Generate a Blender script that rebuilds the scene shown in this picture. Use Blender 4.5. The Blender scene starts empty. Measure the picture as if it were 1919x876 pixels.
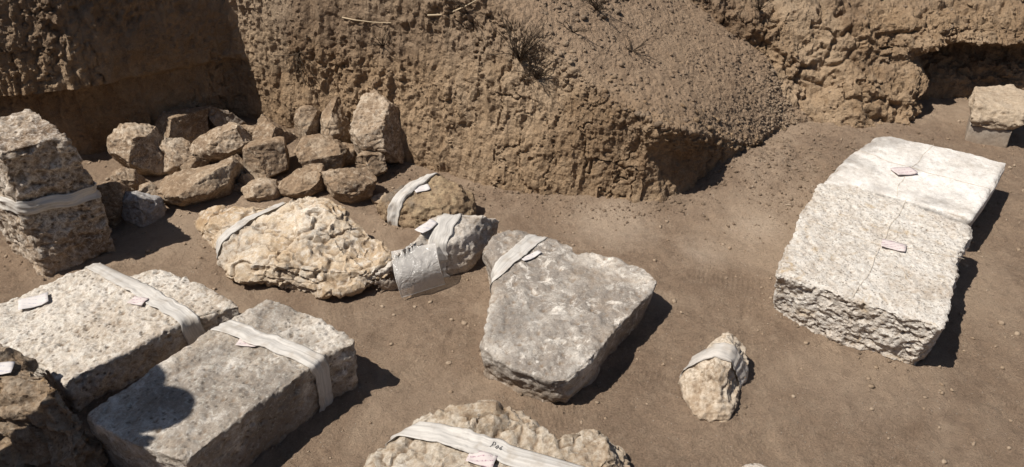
import bpy, bmesh, math, random
import numpy as np
from mathutils import Vector, Matrix
from mathutils.bvhtree import BVHTree

random.seed(4)
SC = bpy.context.scene
COL = SC.collection

# ------------------------------------------------------------------ camera, sky, sun, exposure
cam_d = bpy.data.cameras.new('camera')
cam = bpy.data.objects.new('camera', cam_d)
COL.objects.link(cam)
cam.location = (0, 0, 1.65)
cam.rotation_euler = (math.radians(90 - 33.5), 0, 0)
cam_d.sensor_width = 36.0
cam_d.lens = 36.0 * 1450 / 1919
cam_d.clip_end = 300
cam_d.clip_start = 0.05
SC.camera = cam

SUN_VEC = Vector((-0.56, -0.22, 1.0)).normalized()      # towards the sun
elev = math.asin(SUN_VEC.z)
azim = math.atan2(SUN_VEC.x, SUN_VEC.y)
world = bpy.data.worlds.new('World')
SC.world = world
world.use_nodes = True
wn = world.node_tree.nodes
sky_n = wn.new('ShaderNodeTexSky')
sky_n.sky_type = 'NISHITA'
sky_n.sun_disc = False
sky_n.sun_elevation = elev
sky_n.sun_rotation = azim
world.node_tree.links.new(sky_n.outputs[0], wn['Background'].inputs[0])
wn['Background'].inputs[1].default_value = 0.05
sun_d = bpy.data.lights.new('sun', 'SUN')
sun_d.energy = 5.0
sun_d.angle = math.radians(0.5)
sun_d.color = (1.0, 0.95, 0.88)
sun = bpy.data.objects.new('sun', sun_d)
COL.objects.link(sun)
sun.rotation_euler = SUN_VEC.to_track_quat('Z', 'Y').to_euler()
sun.location = (-4, -1, 8)
SC.view_settings.view_transform = 'Standard'
SC.view_settings.look = 'None'
SC.view_settings.exposure = 0.30
SC.view_settings.gamma = 1.0
SC.view_settings.use_curve_mapping = False

# ------------------------------------------------------------------ numeric noise
def _h(ix, iy, iz, seed):
    n = (ix.astype(np.uint32) * np.uint32(374761393) + iy.astype(np.uint32) * np.uint32(668265263)
         + iz.astype(np.uint32) * np.uint32(2147483647) + np.uint32((seed * 974634777) & 0xffffffff))
    n = (n ^ (n >> np.uint32(13))) * np.uint32(1274126177)
    n = (n ^ (n >> np.uint32(16))) * np.uint32(2246822519)
    n = n ^ (n >> np.uint32(15))
    return n.astype(np.float64) / 4294967295.0
def vnoise(p, seed=0):
    i = np.floor(p).astype(np.int64)
    f = p - i
    f = f * f * f * (f * (f * 6 - 15) + 10)
    r = np.zeros(len(p))
    for dx in (0, 1):
        wx = f[:, 0] if dx else 1 - f[:, 0]
        for dy in (0, 1):
            wy = f[:, 1] if dy else 1 - f[:, 1]
            for dz in (0, 1):
                wz = f[:, 2] if dz else 1 - f[:, 2]
                r += wx * wy * wz * _h(i[:, 0] + dx, i[:, 1] + dy, i[:, 2] + dz, seed)
    return r * 2 - 1
def fbm(p, oct=4, seed=0, gain=0.5):
    p = np.asarray(p, float)
    r = np.zeros(len(p)); a = 1.0; s = 0.0
    for o in range(oct):
        r += a * vnoise(p * (2.03 ** o) + o * 17.3, seed + o); s += a; a *= gain
    return r / s
def worley(p, seed=0):
    i = np.floor(p).astype(np.int64)
    f1 = np.full(len(p), 9.0); f2 = np.full(len(p), 9.0); cid = np.zeros(len(p))
    for dx in (-1, 0, 1):
        for dy in (-1, 0, 1):
            for dz in (-1, 0, 1):
                c = i + np.array([dx, dy, dz])
                q = np.stack([_h(c[:, 0], c[:, 1], c[:, 2], seed + k) for k in (1, 2, 3)], 1) + c
                d = np.sqrt(((q - p) ** 2).sum(1))
                v = _h(c[:, 0], c[:, 1], c[:, 2], seed + 9)
                near = d < f1
                f2 = np.where(near, f1, np.minimum(f2, d))
                cid = np.where(near, v, cid)
                f1 = np.where(near, d, f1)
    return f1, f2, cid

# ------------------------------------------------------------------ mesh helpers
def tag(o, label=None, cat=None, group=None, kind=None):
    if label: o['label'] = label
    if cat: o['category'] = cat
    if group: o['group'] = group
    if kind: o['kind'] = kind
    return o
def link(name, me, mat=None, parent=None, smooth=True):
    o = bpy.data.objects.new(name, me)
    COL.objects.link(o)
    if mat: me.materials.append(mat)
    if smooth and len(me.polygons):
        me.polygons.foreach_set('use_smooth', np.ones(len(me.polygons), bool))
    if parent:
        o.parent = parent
        o.matrix_parent_inverse = parent.matrix_world.inverted() if parent.matrix_world != Matrix() else Matrix()
    return o
def mesh_np(name, v, faces):
    me = bpy.data.meshes.new(name)
    me.from_pydata([tuple(map(float, a)) for a in v], [], faces if isinstance(faces, list) else faces.tolist())
    me.update()
    return me
def get_co(me):
    a = np.empty(len(me.vertices) * 3); me.vertices.foreach_get('co', a); return a.reshape(-1, 3)
def set_co(me, a):
    me.vertices.foreach_set('co', np.ascontiguousarray(a).ravel()); me.update()
def get_no(me):
    a = np.empty(len(me.vertices) * 3); me.vertices.foreach_get('normal', a); return a.reshape(-1, 3)
def edges_of(me):
    e = np.empty(len(me.edges) * 2, dtype=np.int64); me.edges.foreach_get('vertices', e); return e.reshape(-1, 2)
def lap(co, e, it, k=0.5):
    n = len(co)
    deg = np.bincount(e.ravel(), minlength=n).astype(float); deg[deg == 0] = 1
    for _ in range(it):
        m = np.stack([np.bincount(e[:, 0], co[e[:, 1], c], n) + np.bincount(e[:, 1], co[e[:, 0], c], n) for c in range(3)], 1) / deg[:, None]
        co = co + (m - co) * k
    return co
def remesh(me, voxel):
    o = bpy.data.objects.new('tmp', me)
    COL.objects.link(o)
    m = o.modifiers.new('r', 'REMESH'); m.mode = 'VOXEL'; m.voxel_size = voxel; m.adaptivity = 0.0
    dg = bpy.context.evaluated_depsgraph_get()
    out = bpy.data.meshes.new_from_object(o.evaluated_get(dg))
    bpy.data.objects.remove(o)
    return out
def loft(rings):
    bm = bmesh.new()
    R = [[bm.verts.new(p) for p in r] for r in rings]
    n = len(R[0])
    for a, b in zip(R, R[1:]):
        for i in range(n):
            bm.faces.new((a[i], a[(i + 1) % n], b[(i + 1) % n], b[i]))
    for r in (R[0], R[-1]):
        f = bm.faces.new(r)
        bmesh.ops.triangulate(bm, faces=[f])
    bmesh.ops.recalc_face_normals(bm, faces=bm.faces)
    me = bpy.data.meshes.new('loft')
    bm.to_mesh(me); bm.free()
    return me
def stone_mesh(rings, voxel, seed, soft=3, big=0.012, mid=0.006, fine=0.002, pits=0.0, pit_scale=40, chip=1.0, facet=0.0, layer=0.0, holes=(), cuts=0, cut_depth=0.12, grow=1.0, crevice=0.0, pit_side=0.0, rough_side=0.0, sharp=38, plates=0.0):
    rings = np.array(rings, float)
    cen = rings.reshape(-1, 3).mean(0)
    me = remesh(loft(cen + (rings - cen) * grow), voxel)
    e = edges_of(me)
    co = get_co(me)
    rs = np.random.default_rng(seed)
    for ci in range(cuts):
        zc = 1 - 2 * (ci + 0.5) / cuts; ph = ci * 2.39996 + seed
        n = np.array([math.cos(ph) * math.sqrt(1 - zc * zc), math.sin(ph) * math.sqrt(1 - zc * zc), zc]) + rs.normal(size=3) * 0.28
        n /= np.linalg.norm(n)
        t = (co - cen) @ n
        lim = t.max() * (1 - rs.uniform(0.25, 1.0) * cut_depth)
        co = co - n[None] * np.clip(t - lim, 0, None)[:, None]
    co = lap(co, e, soft)
    heavy = lap(co, e, 14)
    curv = np.clip(np.linalg.norm(heavy - co, axis=1) / (voxel * 2.0), 0, 1)
    set_co(me, co)
    no = lap(get_no(me), e, 3)
    no /= np.linalg.norm(no, axis=1)[:, None] + 1e-9
    s = seed * 7.31
    d = big * fbm(co * 5 + s, 3, seed) + mid * fbm(co * 19 + s, 4, seed + 3)
    ch = np.clip(fbm(co * 14 - s, 3, seed + 8) * 1.6 + 0.1, 0, 1)
    d -= chip * curv * ch * 0.035
    if facet:
        f1, f2, cid = worley(co * 7 + s, seed)
        d += facet * (cid - 0.5) * np.clip((f2 - f1) * 4, 0, 1)
    if plates:
        w_ = np.stack([fbm(co * 11, 3, seed + 70 + k) for k in range(3)], 1)
        tl = co @ np.array([[1, .2, .4], [-.2, 1, .3], [-.5, -.3, 1.9]])
        a1, a2, ai = worley(tl * 5.5 + w_ * 0.25 + s, seed + 71)
        b1, b2, bi = worley(tl * 14 + w_ * 0.3 + s, seed + 72)
        d += plates * ((ai - 0.5) * np.clip((a2 - a1) * 14, 0, 1) + 0.4 * (bi - 0.5) * np.clip((b2 - b1) * 10, 0, 1))
    if rough_side:
        side = np.clip(1.15 - np.abs(no[:, 2]) * 1.5, 0, 1)
        w_ = np.stack([fbm(co * 16, 3, seed + 60 + k) for k in range(3)], 1)
        a1, a2, ai = worley(co * np.array([15, 15, 24]) + w_ * 0.25, seed + 61)
        b1, b2, bi = worley(co * np.array([38, 38, 55]) + w_ * 0.3, seed + 62)
        d += side * rough_side * (0.9 * fbm(co * np.array([8, 8, 14]), 3, seed + 63) + 0.95 * (ai - 0.5) * np.clip((a2 - a1) * 9, 0, 1) + 0.55 * (bi - 0.5) * np.clip((b2 - b1) * 7, 0, 1) + 0.3 * fbm(co * 60, 3, seed + 64))
    if layer:
        q = co.copy(); q[:, 2] *= 5
        d += layer * fbm(q * 9 + s, 4, seed + 20)
    if crevice:
        w_ = np.stack([fbm(co * 9, 3, seed + 50 + k) for k in range(3)], 1)
        for sc_, k_ in ((3.5, 1.0), (9.0, 0.5)):
            d -= crevice * k_ * np.clip(1 - np.abs(fbm(co * np.array([sc_, sc_ * 1.6, sc_ * 2]) + w_ * 0.6 + s, 2, seed + 44)) * 11, 0, 1)
    if np.max(pits) > 0:
        pits = pits * (1 + pit_side * np.clip(1 - np.abs(no[:, 2]) * 1.4, 0, 1))
        f1, f2, cid = worley(co * pit_scale + s, seed + 5)
        m = np.clip(fbm(co * 9 + s, 2, seed + 6) * 1.5 + 0.55, 0, 1)
        d -= pits * np.clip(0.42 - f1, 0, 1) * 2.4 * m * (cid > 0.35)
        d += pits * 0.5 * fbm(co * pit_scale * 1.3, 2, seed + 7)
    r = 1 - np.abs(fbm(co * 26 + s, 4, seed + 14)) * 2
    d += mid * 0.55 * (r - 0.5)
    d += fine * fbm(co * 75 + s, 3, seed + 12)
    cav = np.clip((lap(np.stack([d] * 3, 1), e, 7)[:, 0] - d) / 0.0028 - 0.15, 0, 1)
    co = co + no * d[:, None]
    for (hx, hy, hz, hr, depth) in holes:
        w = np.exp(-((co - np.array([hx, hy, hz])) ** 2).sum(1) / (hr * hr))
        co = co - no * (w * depth)[:, None]
    set_co(me, co)
    wear = np.clip(curv * 1.3 - 0.25 + 0.5 * fbm(co * 18, 3, seed + 31), 0, 1)
    at = me.attributes.new('wear', 'FLOAT', 'POINT')
    at.data.foreach_set('value', wear.astype(np.float32))
    at = me.attributes.new('cavity', 'FLOAT', 'POINT')
    at.data.foreach_set('value', cav.astype(np.float32))
    me.polygons.foreach_set('use_smooth', np.ones(len(me.polygons), bool))
    me.set_sharp_from_angle(angle=math.radians(sharp))
    return me
def bvh_of(o):
    me = o.data
    return BVHTree.FromPolygons([v.co.copy() for v in me.vertices], [tuple(p.vertices) for p in me.polygons])

# ------------------------------------------------------------------ materials
class NT:
    def __init__(s, name):
        s.m = bpy.data.materials.new(name); s.m.use_nodes = True
        s.t = s.m.node_tree; s.n = s.t.nodes
        s.b = s.n['Principled BSDF']
        tc = s.n.new('ShaderNodeTexCoord'); s.co = tc.outputs['Object']
    def L(s, a, b): s.t.links.new(a, b)
    def noise(s, scale, detail=6, rough=0.6, dist=0.0, co=None):
        n = s.n.new('ShaderNodeTexNoise'); n.inputs['Scale'].default_value = scale
        n.inputs['Detail'].default_value = detail; n.inputs['Roughness'].default_value = rough
        n.inputs['Distortion'].default_value = dist
        s.L(co or s.co, n.inputs['Vector']); return n.outputs['Fac']
    def voro(s, scale, feat='F1', out='Distance', co=None, rnd=1.0):
        n = s.n.new('ShaderNodeTexVoronoi'); n.feature = feat; n.inputs['Scale'].default_value = scale
        n.inputs['Randomness'].default_value = rnd
        s.L(co or s.co, n.inputs['Vector']); return n.outputs[out]
    def ramp(s, fac, stops):
        n = s.n.new('ShaderNodeValToRGB'); e = n.color_ramp.elements
        while len(e) < len(stops): e.new(0.5)
        for i, (p, c) in enumerate(stops):
            e[i].position = p; e[i].color = (*c, 1) if len(c) == 3 else c
        s.L(fac, n.inputs[0]); return n.outputs[0]
    def mix(s, fac, a, b, mode='MIX'):
        n = s.n.new('ShaderNodeMix'); n.data_type = 'RGBA'; n.blend_type = mode
        for sock, v in ((n.inputs[0], fac), (n.inputs[6], a), (n.inputs[7], b)):
            if isinstance(v, bpy.types.NodeSocket): s.L(v, sock)
            elif isinstance(v, (int, float)): sock.default_value = v
            else: sock.default_value = (*v, 1)
        return n.outputs[2]
    def math(s, op, a, b=0.0, clamp=False):
        n = s.n.new('ShaderNodeMath'); n.operation = op; n.use_clamp = clamp
        for k, v in ((0, a), (1, b)):
            if isinstance(v, bpy.types.NodeSocket): s.L(v, n.inputs[k])
            else: n.inputs[k].default_value = v
        return n.outputs[0]
    def stretch(s, sc):
        n = s.n.new('ShaderNodeMapping'); n.inputs['Scale'].default_value = sc
        s.L(s.co, n.inputs['Vector']); return n.outputs[0]
    def rng(s, fac, lo, hi):
        n = s.n.new('ShaderNodeMapRange'); n.inputs[1].default_value = lo; n.inputs[2].default_value = hi
        s.L(fac, n.inputs[0]); return n.outputs[0]
    def bump(s, h, dist, strength=1.0, prev=None):
        n = s.n.new('ShaderNodeBump'); n.inputs['Distance'].default_value = dist; n.inputs['Strength'].default_value = strength
        s.L(h, n.inputs['Height'])
        if prev: s.L(prev, n.inputs['Normal'])
        return n.outputs[0]
    def done(s, col, rough=0.95, normal=None):
        s.L(col, s.b.inputs['Base Color']) if isinstance(col, bpy.types.NodeSocket) else setattr(s.b.inputs['Base Color'], 'default_value', (*col, 1))
        s.b.inputs['Roughness'].default_value = rough
        s.b.inputs['Specular IOR Level'].default_value = 0.2
        if normal: s.L(normal, s.b.inputs['Normal'])
        return s.m

def stone_mat(name, light, mid, dark, crust=None, crust_amt=0.5, big=4.0, speck=70.0, pit=0.5, dust=None, dust_amt=0.5, stain=None, relief=0.003, mottle=0.3, wear=0.5, patch=(0.45, 0.7), soil=0.4, dirt=0.8):
    t = NT(name)
    n1 = t.noise(big, 8, 0.65)
    col = t.ramp(n1, [(0.32, dark), (0.5, mid), (0.66, light)])
    n2 = t.noise(big * 5.5, 8, 0.7, 0.6)
    col = t.mix(t.rng(n2, *patch), col, light)
    col = t.mix(t.math('MULTIPLY', t.rng(t.noise(big * 9, 6, 0.75), 0.5, 0.7), 0.75), col, dark)
    if crust:
        n3 = t.noise(big * 0.8, 5, 0.6, 0.3)
        col = t.mix(t.math('MULTIPLY', t.rng(n3, 0.62 - 0.25 * crust_amt, 0.72 - 0.2 * crust_amt), 0.85), col, t.mix(n2, crust, tuple(c * 0.6 for c in crust)))
    if stain:
        n4 = t.noise(big * 1.7, 5, 0.7, 1.0)
        col = t.mix(t.math('MULTIPLY', t.rng(n4, 0.58, 0.7), 0.8), col, stain)
    mo = t.noise(62, 5, 0.65, 1.6)
    col = t.mix(t.math('MULTIPLY', t.rng(mo, 0.5, 0.40), mottle), col, tuple(c * 0.75 for c in dark))
    col = t.mix(t.math('MULTIPLY', t.rng(mo, 0.54, 0.64), mottle), col, tuple(min(0.8, c * 1.12) for c in light))
    if wear:
        an = t.n.new('ShaderNodeAttribute'); an.attribute_name = 'wear'
        col = t.mix(t.math('MULTIPLY', t.rng(an.outputs['Fac'], 0.25, 0.75), wear), col, tuple(min(0.8, c * 1.1) for c in light))
    ca = t.n.new('ShaderNodeAttribute'); ca.attribute_name = 'cavity'
    col = t.mix(t.math('MULTIPLY', ca.outputs['Fac'], dirt), col, t.mix(mo, (0.16, 0.105, 0.062), (0.27, 0.19, 0.12)))
    v = t.voro(speck)
    pm = t.math('MULTIPLY', t.rng(v, 0.32, 0.12), pit)
    pm = t.math('MULTIPLY', pm, t.rng(t.noise(big * 3, 3), 0.4, 0.55))
    col = t.mix(pm, col, tuple(c * 0.45 for c in dark))
    fine = t.noise(210, 4, 0.7)
    col = t.mix(t.rng(fine, 0.3, 0.7), t.mix(0.3, col, (0.06, 0.04, 0.025)), col)
    if soil:
        sx = t.n.new('ShaderNodeSeparateXYZ'); t.L(t.co, sx.inputs[0])
        low = t.rng(t.math('ADD', sx.outputs[2], t.math('MULTIPLY', t.noise(17, 5, 0.7), -0.09)), 0.045, -0.03)
        ps = t.math('MULTIPLY', t.rng(t.noise(big * 1.1 + 1.3, 7, 0.7, 0.5), 0.52, 0.68), 0.8)
        sm = t.math('MULTIPLY', t.math('MAXIMUM', low, ps), soil)
        col = t.mix(sm, col, t.mix(mo, (0.27, 0.185, 0.115), (0.38, 0.28, 0.185)))
    if dust:
        g = t.n.new('ShaderNodeNewGeometry'); sp = t.n.new('ShaderNodeSeparateXYZ'); t.L(g.outputs['Normal'], sp.inputs[0])
        up = t.rng(sp.outputs[2], 0.2, 0.9)
        col = t.mix(t.math('MULTIPLY', t.math('MULTIPLY', up, t.rng(t.noise(big * 2.2, 5), 0.35, 0.6)), dust_amt), col, dust)
    nb = t.bump(t.noise(70, 10, 0.8), relief * 1.5, 0.8)
    nb = t.bump(t.rng(v, 0.0, 0.4), relief, 0.7 * min(1, pit + 0.2), nb)
    nb = t.bump(fine, relief * 0.6, 0.7, nb)
    return t.done(col, 0.95, nb)

def earth_mat(name, a, b, c, pale, kind):
    t = NT(name)
    n1 = t.noise(2.2, 8, 0.62, 0.3)
    col = t.ramp(n1, [(0.33, c), (0.5, b), (0.66, a)])
    n2 = t.noise(16, 9, 0.72, 0.4)
    col = t.mix(t.math('MULTIPLY', t.rng(n2, 0.48, 0.72), 0.6), col, pale)
    col = t.mix(t.math('MULTIPLY', t.rng(t.noise(31, 8, 0.75), 0.5, 0.72), 0.55), col, tuple(k * 0.55 for k in c))
    fine = t.noise(160, 6, 0.75)
    col = t.mix(t.rng(fine, 0.32, 0.7), t.mix(0.4, col, (0.01, 0.006, 0.004)), col)
    if kind == 'ground':
        col = t.mix(t.math('MULTIPLY', t.rng(t.noise(1.3, 5, 0.6, 0.6), 0.48, 0.62), 0.6), col, (0.47, 0.352, 0.25))
        col = t.mix(t.math('MULTIPLY', t.rng(t.noise(3.7, 7, 0.7, 0.8), 0.52, 0.66), 0.4), col, (0.25, 0.174, 0.118))
        for (qx, qy, qr) in ((0.40, 2.56, 0.2), (0.70, 2.36, 0.11), (0.95, 2.52, 0.13)):
            sb = t.n.new('ShaderNodeVectorMath'); sb.operation = 'DISTANCE'; sb.inputs[1].default_value = (qx, qy, 0.0); t.L(t.co, sb.inputs[0])
            dd = t.math('ADD', sb.outputs['Value'], t.math('MULTIPLY', t.noise(14, 6, 0.7), 0.22))
            col = t.mix(t.math('MULTIPLY', t.rng(dd, qr + 0.13, qr), 0.5), col, (0.56, 0.44, 0.33))
        fl = t.voro(120); ci = t.voro(120, out='Color')
        sp = t.n.new('ShaderNodeSeparateColor'); t.L(ci, sp.inputs[0])
        m = t.math('MULTIPLY', t.rng(fl, 0.22, 0.12), t.math('GREATER_THAN', sp.outputs[0], 0.93))
        col = t.mix(t.math('MULTIPLY', m, 0.8), col, (0.5, 0.45, 0.38))
        nb = t.bump(t.noise(38, 8, 0.72), 0.016, 0.8)
        nb = t.bump(t.rng(t.voro(150), 0.1, 0.5), 0.003, 0.5, nb)
        nb = t.bump(fine, 0.013, 1.0, nb)
    else:
        sz_ = t.n.new('ShaderNodeSeparateXYZ'); t.L(t.co, sz_.inputs[0])
        hz = t.math('ADD', sz_.outputs[2], t.math('MULTIPLY', t.noise(2.6, 5, 0.65), 0.28))
        col = t.mix(t.math('MULTIPLY', t.rng(hz, 0.58, 0.68), 0.5), col, (0.235, 0.17, 0.118))
        col = t.mix(t.math('MULTIPLY', t.rng(t.noise(1.6, 4, 0.6), 0.52, 0.62), 0.35), col, (0.47, 0.36, 0.25))
        an = t.n.new('ShaderNodeAttribute'); an.attribute_name = 'spoil'
        col = t.mix(t.math('MULTIPLY', an.outputs['Fac'], 0.85), col, t.mix(t.rng(n2, 0.3, 0.7), (0.27, 0.185, 0.12), (0.365, 0.26, 0.174)))
        nb = t.bump(t.noise(24, 12, 0.8, 0.2), 0.013, 0.9)
        nb = t.bump(t.noise(110, 8, 0.75), 0.007, 0.9, nb)
        nb = t.bump(t.voro(95), 0.006, 0.6, nb)
        nb = t.bump(t.noise(60, 6, 0.7, co=t.stretch((1.2, 1.2, 0.35))), 0.008, 0.7, nb)
        nb = t.bump(fine, 0.004, 0.8, nb)
    return t.done(col, 1.0, nb)

M_GROUND = earth_mat('dry_earth', (0.44, 0.315, 0.215), (0.375, 0.265, 0.18), (0.31, 0.216, 0.147), (0.505, 0.382, 0.27), 'ground')
M_BANK = earth_mat('cut_loam', (0.49, 0.345, 0.216), (0.375, 0.254, 0.151), (0.235, 0.152, 0.09), (0.53, 0.392, 0.26), 'bank')
M_CLOD = earth_mat('clods', (0.36, 0.26, 0.175), (0.30, 0.215, 0.145), (0.22, 0.155, 0.105), (0.42, 0.325, 0.235), 'bank')
M_PEB = stone_mat('pebble_stone', (0.45, 0.38, 0.3), (0.3, 0.22, 0.15), (0.17, 0.12, 0.08), big=2.0)

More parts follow.
